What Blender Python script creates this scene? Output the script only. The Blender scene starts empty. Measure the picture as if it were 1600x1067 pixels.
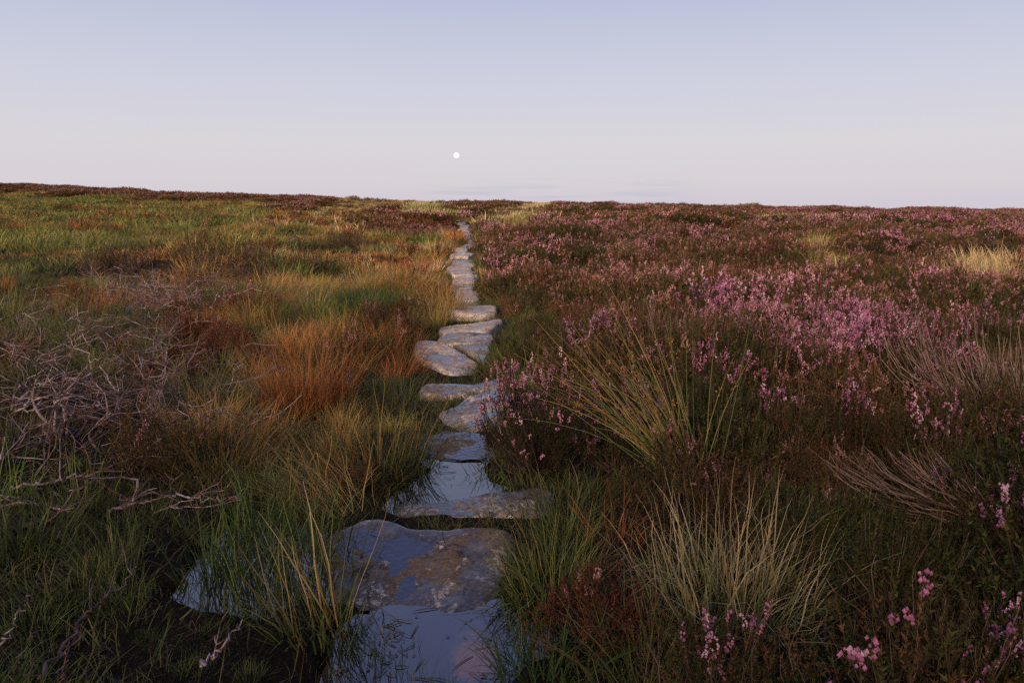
import bpy, math, random
import numpy as np
from math import radians, sin, cos, tan, atan, pi

rng = np.random.default_rng(11)
random.seed(5)
SC = bpy.context.scene
COL = SC.collection

# ------------------------------------------------------------------ camera geometry
CAMH = 1.45
PITCH = radians(10.07)
FPX = 1200.0
cp, sp = cos(PITCH), sin(PITCH)


def ray(px, py):
    cx = (px - 800.0) / FPX
    cy = -(py - 533.5) / FPX
    return np.array([cx, cp + cy * sp, -sp + cy * cp])


def on_plane(px, py, z=0.0):
    d = ray(px, py)
    t = (z - CAMH) / d[2]
    return np.array([d[0] * t, d[1] * t, z])


def project(x, y, z):
    dz = z - CAMH
    depth = y * cp - dz * sp
    up = y * sp + dz * cp
    depth = np.where(depth < 0.05, 0.05, depth)
    return 800 + FPX * x / depth, 533.5 - FPX * up / depth


# ------------------------------------------------------------------ noise
def _h(ix, iy, seed):
    M = np.uint64(0xffffffff)
    a = (ix.astype(np.int64) & 0xffffffff).astype(np.uint64)
    b = (iy.astype(np.int64) & 0xffffffff).astype(np.uint64)
    h = (a * np.uint64(374761393) + b * np.uint64(668265263) + np.uint64(seed * 362437 + 977)) & M
    h = ((h ^ (h >> np.uint64(13))) * np.uint64(1274126177)) & M
    h = h ^ (h >> np.uint64(16))
    return h.astype(np.float64) / 4294967296.0


def vn(x, y, s=1.0, seed=0):
    x = np.asarray(x, float) / s + 1000.3
    y = np.asarray(y, float) / s + 1000.7
    ix = np.floor(x); iy = np.floor(y)
    fx = x - ix; fy = y - iy
    fx = fx * fx * (3 - 2 * fx); fy = fy * fy * (3 - 2 * fy)
    a = _h(ix, iy, seed); b = _h(ix + 1, iy, seed); c = _h(ix, iy + 1, seed); d = _h(ix + 1, iy + 1, seed)
    return (a * (1 - fx) + b * fx) * (1 - fy) + (c * (1 - fx) + d * fx) * fy - 0.5


def sstep(a, b, x):
    t = np.clip((np.asarray(x, float) - a) / (b - a), 0, 1)
    return t * t * (3 - 2 * t)


# ------------------------------------------------------------------ terrain
STONE_POLYS = []
CR_PX = np.array([-900, -300, 0, 200, 450, 600, 700, 900, 1000, 1120, 1300, 1600, 2200, 2800])
CR_PY = np.array([258, 276, 290, 299, 309, 313, 316, 318, 321, 325, 327.5, 329.5, 333, 336])
DCR = 130.0


def tbase(x, y):
    x = np.asarray(x, float); y = np.asarray(y, float)
    yy = np.maximum(y, 4.0)
    u = 800 + FPX * x / (yy * 0.985)
    py = np.interp(u, CR_PX, CR_PY)
    zc = CAMH + DCR * 0.97 * (320.4 - py) / FPX - 0.34
    s = sstep(14, DCR + 12, y)
    z = zc * s
    z = z - np.maximum(y - DCR, 0) * 0.035
    # added rise behind the camera, shaped to shade the near ground from the sun
    z = z + SHADE_RISE_H * sstep(-2.5, -15.0, y) + np.maximum(-15.0 - y, 0) * 0.05
    return z


SHADE_RISE_H = 7.0


def on_base(px, py, off=0.0):
    d = ray(px, py)
    t = 1.5
    last = t
    while t < 400:
        p = d * t
        if CAMH + p[2] <= float(tbase(p[0], p[1])) + off:
            lo, hi = last, t
            for _ in range(24):
                m = 0.5 * (lo + hi)
                p = d * m
                if CAMH + p[2] <= float(tbase(p[0], p[1])) + off:
                    hi = m
                else:
                    lo = m
            p = d * hi
            return np.array([p[0], p[1], CAMH + p[2]])
        last = t
        t *= 1.02
    p = d * 300
    return np.array([p[0], p[1], float(tbase(p[0], p[1]))])


PATH_PX = [(680, 1067), (655, 1000), (660, 900), (650, 860), (720, 790), (712, 740), (708, 695), (732, 630), (716, 604), (704, 560),
           (726, 528), (736, 508), (736, 494), (738, 484), (729, 472), (730, 460), (723, 448), (723, 438), (725, 428), (718, 415),
           (720, 400), (722, 391), (738, 383), (733, 370), (726, 362), (724, 350), (722, 346)]
_pp = np.array([on_base(*p)[:2] for p in PATH_PX])
_pp = _pp[np.argsort(_pp[:, 1])]
PY_END = _pp[-1, 1]


def pathx(y):
    return np.interp(y, _pp[:, 1], _pp[:, 0])


# puddle outlines (photo pixels -> ground)
WZ = -0.035
PUD_PX = {
    'front': [(500, 1120), (515, 1050), (540, 990), (575, 955), (640, 940), (700, 932), (750, 934), (800, 968), (846, 990), (838, 1020), (790, 1045), (790, 1120)],
    'middle': [(606, 792), (622, 772), (660, 752), (682, 738), (655, 722), (690, 704), (764, 698), (768, 716), (745, 735), (752, 752), (790, 762), (760, 784), (700, 800), (640, 804)],
    'grassy': [(290, 930), (330, 860), (370, 815), (420, 798), (470, 822), (520, 846), (545, 900), (540, 940), (470, 930), (420, 965), (350, 960)],
    'upper': [(704, 504), (704, 488), (768, 486), (768, 501)],
}
PUD = {k: np.array([on_plane(*p, WZ)[:2] for p in v]) for k, v in PUD_PX.items()}


def sd_poly(x, y, poly):
    """signed distance, negative inside"""
    x = np.asarray(x, float); y = np.asarray(y, float)
    d = np.full(x.shape, 1e9); ins = np.zeros(x.shape, bool)
    n = len(poly)
    for i in range(n):
        ax, ay = poly[i]; bx, by = poly[(i + 1) % n]
        ex, ey = bx - ax, by - ay
        wx, wy = x - ax, y - ay
        t = np.clip((wx * ex + wy * ey) / (ex * ex + ey * ey + 1e-12), 0, 1)
        d = np.minimum(d, (wx - ex * t) ** 2 + (wy - ey * t) ** 2)
        c = ((ay > y) != (by > y)) & (x < (bx - ax) * (y - ay) / (by - ay + 1e-12) + ax)
        ins ^= c
    d = np.sqrt(d)
    return np.where(ins, -d, d)


def puddle_sd(x, y):
    x = np.asarray(x, float); y = np.asarray(y, float)
    out = np.full(x.shape, 9.0)
    m = (y > 1.2) & (y < 12) & (np.abs(x) < 4)
    if m.any():
        v = np.full(m.sum(), 9.0)
        for p in PUD.values():
            v = np.minimum(v, sd_poly(x[m], y[m], p))
        out[m] = v
    return out


def terr(x, y):
    x = np.asarray(x, float); y = np.asarray(y, float)
    z = tbase(x, y)
    r = np.hypot(x, y)
    d = np.abs(x - pathx(y))
    k = sstep(0.35, 1.3, d) * np.where(y > PY_END + 3, 1, 1)
    k = np.where(y > PY_END + 3, 1.0, k)
    hum = 0.16 * vn(x, y, 1.3, 1) + 0.30 * vn(x, y, 4.5, 2) + 0.07 * vn(x, y, 0.45, 3)
    hum = hum * sstep(1.0, 5.0, r) + 0.5 * vn(x, y, 17, 4) * sstep(15, 50, r)
    hum = hum + 0.5 * vn(x, y, 5.0, 9) * sstep(60, 110, r)
    z = z + k * hum + 0.05 * k
    z = z + 0.03 * vn(x, y, 0.18, 6) * sstep(30, 10, r) * (0.35 + 0.65 * k)
    z = z - 0.03 * (1 - k) * sstep(3, 8, y)
    ps = puddle_sd(x, y) + 0.06 * vn(x, y, 0.22, 7) + 0.05 * vn(x, y, 0.08, 8)
    z = np.where((ps > -.05) & (ps < .5), np.maximum(z, WZ + .02 + .03 * np.clip(ps, 0, .5)), z)
    if STONE_POLYS:
        z = z - 0.13 * sstep(-0.01, -0.07, stone_sd(x, y))
    w = sstep(0.10, -0.08, ps)
    z = z * (1 - w) + (-0.095 + 0.03 * vn(x, y, 0.2, 5)) * w
    return z


# ------------------------------------------------------------------ mesh helpers
class MB:
    def __init__(s):
        s.v = []; s.c = []; s.q = []; s.t = []; s.n = 0

    def add(s, V, C, quads=None, tris=None):
        V = np.asarray(V, float).reshape(-1, 3)
        C = np.asarray(C, float)
        if C.ndim == 1:
            C = np.tile(C[:3], (len(V), 1))
        s.v.append(V); s.c.append(C[:, :3])
        if quads is not None and len(quads):
            s.q.append(np.asarray(quads, np.int64) + s.n)
        if tris is not None and len(tris):
            s.t.append(np.asarray(tris, np.int64) + s.n)
        s.n += len(V)

    def merge(s, o, loc=(0, 0, 0), rz=0.0, sc=1.0, cm=1.0):
        V = np.concatenate(o.v); C = np.concatenate(o.c)
        c_, s_ = cos(rz), sin(rz)
        W = np.stack([V[:, 0] * c_ - V[:, 1] * s_, V[:, 0] * s_ + V[:, 1] * c_, V[:, 2]], 1) * sc + np.asarray(loc)
        s.add(W, C * cm, np.concatenate(o.q) if o.q else None, np.concatenate(o.t) if o.t else None)

    def mesh(s, name, mats, smooth=False):
        me = bpy.data.meshes.new(name)
        V = np.concatenate(s.v); C = np.concatenate(s.c)
        Q = np.concatenate(s.q) if s.q else np.zeros((0, 4), np.int64)
        T = np.concatenate(s.t) if s.t else np.zeros((0, 3), np.int64)
        me.vertices.add(len(V)); me.vertices.foreach_set('co', V.astype(np.float32).ravel())
        nl = len(Q) * 4 + len(T) * 3
        me.loops.add(nl)
        me.loops.foreach_set('vertex_index', np.concatenate([Q.ravel(), T.ravel()]).astype(np.int32))
        me.polygons.add(len(Q) + len(T))
        tot = np.concatenate([np.full(len(Q), 4), np.full(len(T), 3)]).astype(np.int32)
        me.polygons.foreach_set('loop_start', np.concatenate([[0], np.cumsum(tot)[:-1]]).astype(np.int32))
        me.polygons.foreach_set('use_smooth', np.full(len(tot), smooth, bool))
        a = me.color_attributes.new('tint', 'FLOAT_COLOR', 'POINT')
        a.data.foreach_set('color', np.concatenate([C, np.ones((len(C), 1))], 1).astype(np.float32).ravel())
        for m in (mats if isinstance(mats, (list, tuple)) else [mats]):
            me.materials.append(m)
        me.update(calc_edges=True)
        me.validate()
        return me


def link(name, data, parent=None, loc=(0, 0, 0)):
    o = bpy.data.objects.new(name, data)
    COL.objects.link(o)
    o.location = [float(v) for v in loc]
    if parent is not None:
        o.parent = parent
    return o


def tag(o, label=None, cat=None, group=None, kind=None):
    if label: o['label'] = label
    if cat: o['category'] = cat
    if group: o['group'] = group
    if kind: o['kind'] = kind
    return o


# ------------------------------------------------------------------ materials
def new_mat(name):
    m = bpy.data.materials.new(name)
    m.use_nodes = True
    nt = m.node_tree
    nt.nodes.clear()
    return m, nt


def N(nt, typ, **kw):
    n = nt.nodes.new(typ)
    for k, v in kw.items():
        if k.startswith('i_'):
            n.inputs[k[2:].replace('_', ' ')].default_value = v
        else:
            setattr(n, k, v)
    return n


def L(nt, a, b):
    nt.links.new(a, b)


def plant_mat(name, trans=0.3, rough=0.6, spec=0.25, var=0.35, huevar=0.03):
    m, nt = new_mat(name)
    at = N(nt, 'ShaderNodeAttribute', attribute_name='tint')
    oi = N(nt, 'ShaderNodeObjectInfo')
    mr = N(nt, 'ShaderNodeMapRange'); mr.inputs['To Min'].default_value = 1 - var; mr.inputs['To Max'].default_value = 1 + var
    L(nt, oi.outputs['Random'], mr.inputs['Value'])
    mh = N(nt, 'ShaderNodeMath', operation='MULTIPLY_ADD')
    wn = N(nt, 'ShaderNodeTexWhiteNoise', noise_dimensions='1D'); L(nt, oi.outputs['Random'], wn.inputs['W'])
    L(nt, wn.outputs['Value'], mh.inputs[0]); mh.inputs[1].default_value = 2 * huevar; mh.inputs[2].default_value = 0.5 - huevar
    hs = N(nt, 'ShaderNodeHueSaturation')
    L(nt, mh.outputs[0], hs.inputs['Hue']); L(nt, mr.outputs[0], hs.inputs['Value']); L(nt, at.outputs['Color'], hs.inputs['Color'])
    pr = N(nt, 'ShaderNodeBsdfPrincipled'); pr.inputs['Roughness'].default_value = rough
    pr.inputs['Specular IOR Level'].default_value = spec
    L(nt, hs.outputs['Color'], pr.inputs['Base Color'])
    out = N(nt, 'ShaderNodeOutputMaterial')
    if trans > 0:
        tr = N(nt, 'ShaderNodeBsdfTranslucent'); L(nt, hs.outputs['Color'], tr.inputs['Color'])
        mx = N(nt, 'ShaderNodeMixShader'); mx.inputs[0].default_value = trans
        L(nt, pr.outputs[0], mx.inputs[1]); L(nt, tr.outputs[0], mx.inputs[2]); L(nt, mx.outputs[0], out.inputs[0])
    else:
        L(nt, pr.outputs[0], out.inputs[0])
    return m


M_GRASS = plant_mat('grass_blades', 0.25, 0.55, 0.22, 0.40, 0.025)
M_HEATH = plant_mat('heather_leaves', 0.12, 0.7, 0.10, 0.35, 0.02)
M_FLOWER = plant_mat('heather_flowers', 0.3, 0.7, 0.1, 0.18, 0.018)
M_STEM = plant_mat('heather_stems', 0.0, 0.8, 0.1, 0.25, 0.01)
M_MOSS = plant_mat('moss_leaves', 0.15, 0.7, 0.2, 0.25, 0.02)


def wood_mat():
    m, nt = new_mat('weathered_wood')
    at = N(nt, 'ShaderNodeAttribute', attribute_name='tint')
    tc = N(nt, 'ShaderNodeTexCoord')
    n1 = N(nt, 'ShaderNodeTexNoise'); n1.inputs['Scale'].default_value = 26; n1.inputs['Detail'].default_value = 5
    L(nt, tc.outputs['Object'], n1.inputs['Vector'])
    r1 = N(nt, 'ShaderNodeValToRGB')
    r1.color_ramp.elements[0].position = 0.36; r1.color_ramp.elements[0].color = (0.45, 0.27, 0.20, 1)
    r1.color_ramp.elements[1].position = 0.62; r1.color_ramp.elements[1].color = (1.25, 1.2, 1.3, 1)
    L(nt, n1.outputs['Fac'], r1.inputs[0])
    mx = N(nt, 'ShaderNodeMix', data_type='RGBA', blend_type='MULTIPLY'); mx.inputs[0].default_value = 1
    L(nt, at.outputs['Color'], mx.inputs[6]); L(nt, r1.outputs[0], mx.inputs[7])
    n2 = N(nt, 'ShaderNodeTexNoise'); n2.inputs['Scale'].default_value = 120; n2.inputs['Detail'].default_value = 4
    L(nt, tc.outputs['Object'], n2.inputs['Vector'])
    bp = N(nt, 'ShaderNodeBump'); bp.inputs['Strength'].default_value = 0.6; bp.inputs['Distance'].default_value = 0.004
    L(nt, n2.outputs['Fac'], bp.inputs['Height'])
    pr = N(nt, 'ShaderNodeBsdfPrincipled'); pr.inputs['Roughness'].default_value = 0.62
    L(nt, mx.outputs[2], pr.inputs['Base Color']); L(nt, bp.outputs[0], pr.inputs['Normal'])
    out = N(nt, 'ShaderNodeOutputMaterial'); L(nt, pr.outputs[0], out.inputs[0])
    return m


M_WOOD = wood_mat()


def stone_mat(name, wet=0.5, pale=0.5, tone=1.0, seed=0.0):
    """gritstone: blue grey and brown patches, pale lichen, and smooth wet films in hollows"""
    m, nt = new_mat(name)
    tc = N(nt, 'ShaderNodeTexCoord')
    mp = N(nt, 'ShaderNodeMapping'); mp.inputs['Location'].default_value = (seed, seed * 1.7, seed * 0.3)
    L(nt, tc.outputs['Object'], mp.inputs['Vector'])

    def noise(scale, det=6, rough=0.6, dist=0.0):
        n = N(nt, 'ShaderNodeTexNoise'); n.inputs['Scale'].default_value = scale; n.inputs['Detail'].default_value = det
        n.inputs['Roughness'].default_value = rough; n.inputs['Distortion'].default_value = dist
        L(nt, mp.outputs[0], n.inputs['Vector'])
        return n

    def ramp(src, stops):
        r = N(nt, 'ShaderNodeValToRGB')
        e = r.color_ramp.elements
        e[0].position, e[0].color = stops[0][0], (*stops[0][1], 1)
        e[1].position, e[1].color = stops[-1][0], (*stops[-1][1], 1)
        for p, c in stops[1:-1]:
            k = e.new(p); k.color = (*c, 1)
        L(nt, src, r.inputs[0])
        return r

    def mix(f, a, b, bt='MIX'):
        x = N(nt, 'ShaderNodeMix', data_type='RGBA', blend_type=bt)
        for sck, v in ((0, f), (6, a), (7, b)):
            if hasattr(v, 'is_output'):
                L(nt, v, x.inputs[sck])
            else:
                x.inputs[sck].default_value = v if sck == 0 else (*v, 1)
        return x.outputs[2]

    t = tone
    big = noise(3.2, 7, 0.62, 0.4)
    base = ramp(big.outputs['Fac'], [(0.36, (0.10 * t, 0.094 * t, 0.10 * t)), (0.48, (0.18 * t, 0.155 * t, 0.14 * t)), (0.58, (0.17 * t, 0.118 * t, 0.082 * t)), (0.70, (0.25 * t, 0.20 * t, 0.155 * t))])
    grain = noise(70, 5, 0.7)
    gr = ramp(grain.outputs['Fac'], [(0.3, (0.55, 0.55, 0.55)), (0.7, (1.35, 1.35, 1.35))])
    c1 = mix(1.0, base.outputs[0], gr.outputs[0], 'MULTIPLY')
    mos = noise(9, 8, 0.7)
    mr = ramp(mos.outputs['Fac'], [(0.56, (0, 0, 0)), (0.64, (0.75, 0.75, 0.75))])
    c2 = mix(mr.outputs[0], c1, (0.055, 0.05, 0.022))
    lic = noise(6.5, 10, 0.72, 0.8)
    lr = ramp(lic.outputs['Fac'], [(0.58 - 0.09 * pale, (0, 0, 0)), (0.62 - 0.09 * pale, (1, 1, 1))])
    lic2 = noise(34, 6, 0.7)
    lr2 = ramp(lic2.outputs['Fac'], [(0.44, (0, 0, 0)), (0.56, (1, 1, 1))])
    lf = mix(1.0, lr.outputs[0], lr2.outputs[0], 'MULTIPLY')
    c3 = mix(lf, c2, (0.50, 0.45, 0.39))
    # wet film
    wn = noise(2.6, 7, 0.6, 0.6)
    lo = 0.66 - 0.26 * wet
    wr = ramp(wn.outputs['Fac'], [(lo, (0, 0, 0)), (lo + 0.02, (1, 1, 1))])
    wr2 = ramp(grain.outputs['Fac'], [(0.42, (1, 1, 1)), (0.62, (0.45, 0.45, 0.45))])
    wf = mix(1.0, wr.outputs[0], wr2.outputs[0], 'MULTIPLY')
    vo = N(nt, 'ShaderNodeTexVoronoi', feature='DISTANCE_TO_EDGE'); vo.inputs['Scale'].default_value = 2.1
    vm = N(nt, 'ShaderNodeVectorMath', operation='ADD'); L(nt, mp.outputs[0], vm.inputs[0])
    vs = N(nt, 'ShaderNodeVectorMath', operation='SCALE'); L(nt, mos.outputs['Color'], vs.inputs[0]); vs.inputs['Scale'].default_value = .35
    L(nt, vs.outputs[0], vm.inputs[1]); L(nt, vm.outputs[0], vo.inputs['Vector'])
    vr = ramp(vo.outputs['Distance'], [(0.004, (.25, .22, .2)), (0.016, (1, 1, 1))])
    c3 = mix(1.0, c3, vr.outputs[0], 'MULTIPLY')
    c4 = mix(wf, c3, mix(1.0, c3, (0.40, 0.41, 0.46), 'MULTIPLY'))
    rg = ramp(wf, [(0.0, (0.9, 0.9, 0.9)), (0.9, (0.11, 0.11, 0.11))])
    bh = noise(30, 10, 0.72)
    inv = N(nt, 'ShaderNodeMath', operation='SUBTRACT'); inv.inputs[0].default_value = 1.0
    L(nt, wf, inv.inputs[1])
    bst = N(nt, 'ShaderNodeMath', operation='MULTIPLY_ADD'); L(nt, inv.outputs[0], bst.inputs[0]); bst.inputs[1].default_value = 0.75; bst.inputs[2].default_value = 0.14
    bp = N(nt, 'ShaderNodeBump'); bp.inputs['Distance'].default_value = 0.012
    L(nt, bst.outputs[0], bp.inputs['Strength']); L(nt, bh.outputs['Fac'], bp.inputs['Height'])
    pr = N(nt, 'ShaderNodeBsdfPrincipled')
    L(nt, c4, pr.inputs['Base Color']); L(nt, rg.outputs[0], pr.inputs['Roughness']); L(nt, bp.outputs[0], pr.inputs['Normal'])
    ior = N(nt, 'ShaderNodeMath', operation='MULTIPLY_ADD'); L(nt, wf, ior.inputs[0]); ior.inputs[1].default_value = 0.8; ior.inputs[2].default_value = 1.15
    L(nt, ior.outputs[0], pr.inputs['IOR'])
    out = N(nt, 'ShaderNodeOutputMaterial'); L(nt, pr.outputs[0], out.inputs[0])
    return m


def water_mat(name='bog_water', scale=5.0, strength=.05, rough=.02):
    m, nt = new_mat(name)
    tc = N(nt, 'ShaderNodeTexCoord')
    n = N(nt, 'ShaderNodeTexNoise'); n.inputs['Scale'].default_value = scale; n.inputs['Detail'].default_value = 4
    L(nt, tc.outputs['Object'], n.inputs['Vector'])
    bp = N(nt, 'ShaderNodeBump'); bp.inputs['Strength'].default_value = strength; bp.inputs['Distance'].default_value = 0.02
    L(nt, n.outputs['Fac'], bp.inputs['Height'])
    pr = N(nt, 'ShaderNodeBsdfPrincipled'); pr.inputs['Base Color'].default_value = (0.012, 0.010, 0.010, 1)
    pr.inputs['Roughness'].default_value = rough; pr.inputs['IOR'].default_value = WATER_IOR
    L(nt, bp.outputs[0], pr.inputs['Normal'])
    out = N(nt, 'ShaderNodeOutputMaterial'); L(nt, pr.outputs[0], out.inputs[0])
    return m


WATER_IOR = 2.6
M_WATER = water_mat()
M_FILM = water_mat('rain_film', 38.0, .16, .10)


def ground_mat():
    m, nt = new_mat('peat_ground')
    tc = N(nt, 'ShaderNodeTexCoord')

    def noise(scale, det=6, rough=0.6):
        n = N(nt, 'ShaderNodeTexNoise'); n.inputs['Scale'].default_value = scale; n.inputs['Detail'].default_value = det
        n.inputs['Roughness'].default_value = rough
        L(nt, tc.outputs['Object'], n.inputs['Vector'])
        return n
    n1 = noise(2.2, 8, 0.65)
    r = N(nt, 'ShaderNodeValToRGB'); e = r.color_ramp.elements
    e[0].position = 0.3; e[0].color = (0.008, 0.006, 0.005, 1)
    e[1].position = 0.72; e[1].color = (0.032, 0.030, 0.010, 1)
    k = e.new(0.52); k.color = (0.018, 0.012, 0.008, 1)
    L(nt, n1.outputs['Fac'], r.inputs[0])
    n2 = noise(60, 6, 0.7)
    r2 = N(nt, 'ShaderNodeValToRGB'); r2.color_ramp.elements[0].position = 0.35; r2.color_ramp.elements[0].color = (0.4, 0.4, 0.4, 1)
    r2.color_ramp.elements[1].position = 0.7; r2.color_ramp.elements[1].color = (1.7, 1.6, 1.5, 1)
    L(nt, n2.outputs['Fac'], r2.inputs[0])
    mx = N(nt, 'ShaderNodeMix', data_type='RGBA', blend_type='MULTIPLY'); mx.inputs[0].default_value = 1
    L(nt, r.outputs[0], mx.inputs[6]); L(nt, r2.outputs[0], mx.inputs[7])
    n3 = noise(25, 8, 0.7)
    bp = N(nt, 'ShaderNodeBump'); bp.inputs['Strength'].default_value = 0.9; bp.inputs['Distance'].default_value = 0.03
    L(nt, n3.outputs['Fac'], bp.inputs['Height'])
    pr = N(nt, 'ShaderNodeBsdfPrincipled'); pr.inputs['Roughness'].default_value = 0.9; pr.inputs['Specular IOR Level'].default_value = 0.08
    L(nt, mx.outputs[2], pr.inputs['Base Color']); L(nt, bp.outputs[0], pr.inputs['Normal'])
    out = N(nt, 'ShaderNodeOutputMaterial'); L(nt, pr.outputs[0], out.inputs[0])
    return m


M_GROUND = ground_mat()

# ------------------------------------------------------------------ ground sheet
def build_ground():
    rr = [0.0, 0.5, 0.9, 1.2]
    r = 1.4
    while r < 520:
        rr.append(r)
        r *= 1.0125 if r < 40 else 1.02
    rr = np.array(rr)
    th = np.concatenate([np.linspace(-50, 50, 520), np.linspace(50, 310, 150)[1:-1]]) * pi / 180
    R, T = np.meshgrid(rr, th, indexing='ij')
    X = R * np.sin(T); Y = R * np.cos(T)
    Z = terr(X.ravel(), Y.ravel())
    nr, nt_ = R.shape
    i = np.arange(nr - 1)[:, None]; j = np.arange(nt_)[None, :]
    j2 = (j + 1) % nt_
    Q = np.stack([i * nt_ + j, i * nt_ + j2, (i + 1) * nt_ + j2, (i + 1) * nt_ + j], -1).reshape(-1, 4)
    b = MB(); b.add(np.stack([X.ravel(), Y.ravel(), Z], 1), (0.03, 0.02, 0.01), quads=Q[:, ::-1])
    o = link('ground', b.mesh('ground', M_GROUND, True))
    tag(o, kind='structure')



# ------------------------------------------------------------------ water
for key, poly in PUD.items():
    c = poly.mean(0)
    dv = poly - c
    ln = np.linalg.norm(dv, axis=1, keepdims=True)
    ex = poly + dv / ln * (0.05 if key == 'middle' else 0.14)
    n = len(ex)
    V = np.concatenate([[[0, 0, 0]], np.concatenate([ex - c, np.zeros((n, 1))], 1)])
    b = MB(); b.add(V, (0, 0, 0), tris=[(0, k + 1, (k + 1) % n + 1) for k in range(n)])
    me = b.mesh('puddle_water', M_WATER)
    if me.polygons[0].normal.z < 0:
        me.flip_normals()
    o = link('puddle_water', me, loc=(c[0], c[1], WZ))
    tag(o, kind='structure')

# ------------------------------------------------------------------ stones


def smooth_closed(pts, n=72):
    pts = np.asarray(pts, float)
    m = len(pts)
    out = []
    for i in range(m):
        p0, p1, p2, p3 = pts[i - 1], pts[i], pts[(i + 1) % m], pts[(i + 2) % m]
        for t in np.linspace(0, 1, 12, endpoint=False):
            out.append(0.5 * (2 * p1 + (p2 - p0) * t + (2 * p0 - 5 * p1 + 4 * p2 - p3) * t * t + (3 * p1 - p0 - 3 * p2 + p3) * t ** 3))
    out = np.array(out)
    seg = np.linalg.norm(np.roll(out, -1, 0) - out, axis=1)
    s = np.concatenate([[0], np.cumsum(seg)])
    q = np.linspace(0, s[-1], n, endpoint=False)
    cl = np.vstack([out, out[:1]])
    return np.stack([np.interp(q, s, cl[:, 0]), np.interp(q, s, cl[:, 1])], 1)


def slab_world(outline, z0, tx, ty, mat, label, group=None, thick=0.16, bump=1.0, seed=0, dome=0.0, film=0.0):
    """outline: world xy; z = z0 + tx*(x-cx) + ty*(y-cy)"""
    outline = np.asarray(outline, float)
    STONE_POLYS.append(outline)
    c = outline.mean(0)
    n = 80
    o2 = smooth_closed(outline - c, n)
    area = np.sum(o2[:, 0] * np.roll(o2[:, 1], -1) - o2[:, 1] * np.roll(o2[:, 0], -1))
    if area < 0:
        o2 = o2[::-1]
    a = np.arange(n) / n * 2 * pi
    size = np.sqrt(abs(area) / 2)
    o2 = o2 * (1 + 0.035 * np.sin(3 * a + seed) + 0.02 * np.sin(7 * a + 2 * seed) + 0.010 * np.sin(13 * a + seed * 3) + 0.07 * vn(o2[:, 0] + seed * 7, o2[:, 1], .16, 41) + 0.05 * vn(o2[:, 0] + seed * 7, o2[:, 1], .06, 42))[:, None]
    rings = []
    ss = np.concatenate([np.linspace(0.04, 0.86, 17), [0.90, 0.94, 0.965, 0.985, 1.0]])
    edge = min(0.035, 0.09 * size)
    for s in ss:
        xy = o2 * s
        wx, wy = xy[:, 0] + c[0] + seed * 3.1, xy[:, 1] + c[1] + seed * 1.7
        z = tx * xy[:, 0] + ty * xy[:, 1] + bump * (0.022 * vn(wx, wy, 0.23, 21) + 0.012 * vn(wx, wy, 0.07, 22) + 0.006 * vn(wx, wy, 0.03, 24) + 0.02 * vn(wx, wy, 0.5, 23) + 0.012 * np.floor(3.2 * (vn(wx, wy, 0.33, 25) + .35 * vn(wx, wy, .09, 26))) / 2) + dome * (1 - s * s)
        dd = max(0.0, (s - 0.86) / 0.14)
        z = z - edge * (1 - math.sqrt(max(0.0, 1 - dd * dd * 0.92)))
        rings.append(np.concatenate([xy, z[:, None]], 1))
    top = rings[-1]
    core = np.concatenate(rings[2:14])
    resid = core[:, 2] - tx * core[:, 0] - ty * core[:, 1]
    for k, (s, dz) in enumerate(((1.012, -0.25), (1.0, -0.55), (0.985, -1.0))):
        xy = o2 * s
        wob = 0.02 * vn(xy[:, 0] * 3 + seed, a, 0.3, 30 + k)
        rings.append(np.concatenate([xy * (1 + wob[:, None]), (top[:, 2] + dz * thick)[:, None]], 1))
    V = np.concatenate(rings)
    m = len(rings)
    Q = []
    for i in range(m - 1):
        for j in range(n):
            j2 = (j + 1) % n
            Q.append((i * n + j, i * n + j2, (i + 1) * n + j2, (i + 1) * n + j))
    b = MB()
    V = np.concatenate([V, [[0, 0, rings[0][:, 2].mean()]]])
    ci = len(V) - 1
    Q = [q[::-1] for q in Q]
    b.add(V, (0.2, 0.2, 0.2), quads=Q, tris=[(ci, j, (j + 1) % n) for j in range(n)])
    o = link('stepping_stone', b.mesh('stepping_stone', mat, True), loc=(c[0], c[1], z0))
    tag(o, label, 'stone slab', group or 'stone slabs of the moor path')
    if film > 0:
        lvl = float(np.quantile(resid, film))
        e2 = o2 * (.84 + .16 * vn(o2[:, 0] * 2 + seed, o2[:, 1] * 2, .2, 55))[:, None]
        fv = np.concatenate([[[0, 0, lvl]], np.concatenate([e2, (tx * e2[:, 0] + ty * e2[:, 1] + lvl)[:, None]], 1)])
        fb = MB(); fb.add(fv, (0, 0, 0), tris=[(0, k + 1, (k + 1) % n + 1) for k in range(n)])
        link('rain_pool', fb.mesh('rain_pool', M_FILM), o)
    return o


def slab_px(px, z0, tx, ty, mat, label, **kw):
    ctr = np.mean([on_plane(*p, z0)[:2] for p in px], 0)
    pts = []
    for p in px:
        d = ray(*p)
        t = (z0 - tx * ctr[0] - ty * ctr[1] - CAMH) / (d[2] - tx * d[0] - ty * d[1])
        pts.append((d[0] * t, d[1] * t))
    pts = np.array(pts)
    c2 = pts.mean(0)
    return slab_world(pts, z0 + tx * (c2[0] - ctr[0]) + ty * (c2[1] - ctr[1]), tx, ty, mat, label, **kw)


S_WET = stone_mat('wet_gritstone', 0.68, 0.35, 0.85, 3.0)
S_MID = stone_mat('damp_gritstone', 0.50, 0.8, 1.5, 7.0)
S_DRY = stone_mat('pale_gritstone', 0.30, 0.85, 2.2, 12.0)
S_SHEEN = stone_mat('glistening_gritstone', 0.85, 0.4, 1.4, 19.0)

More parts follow.
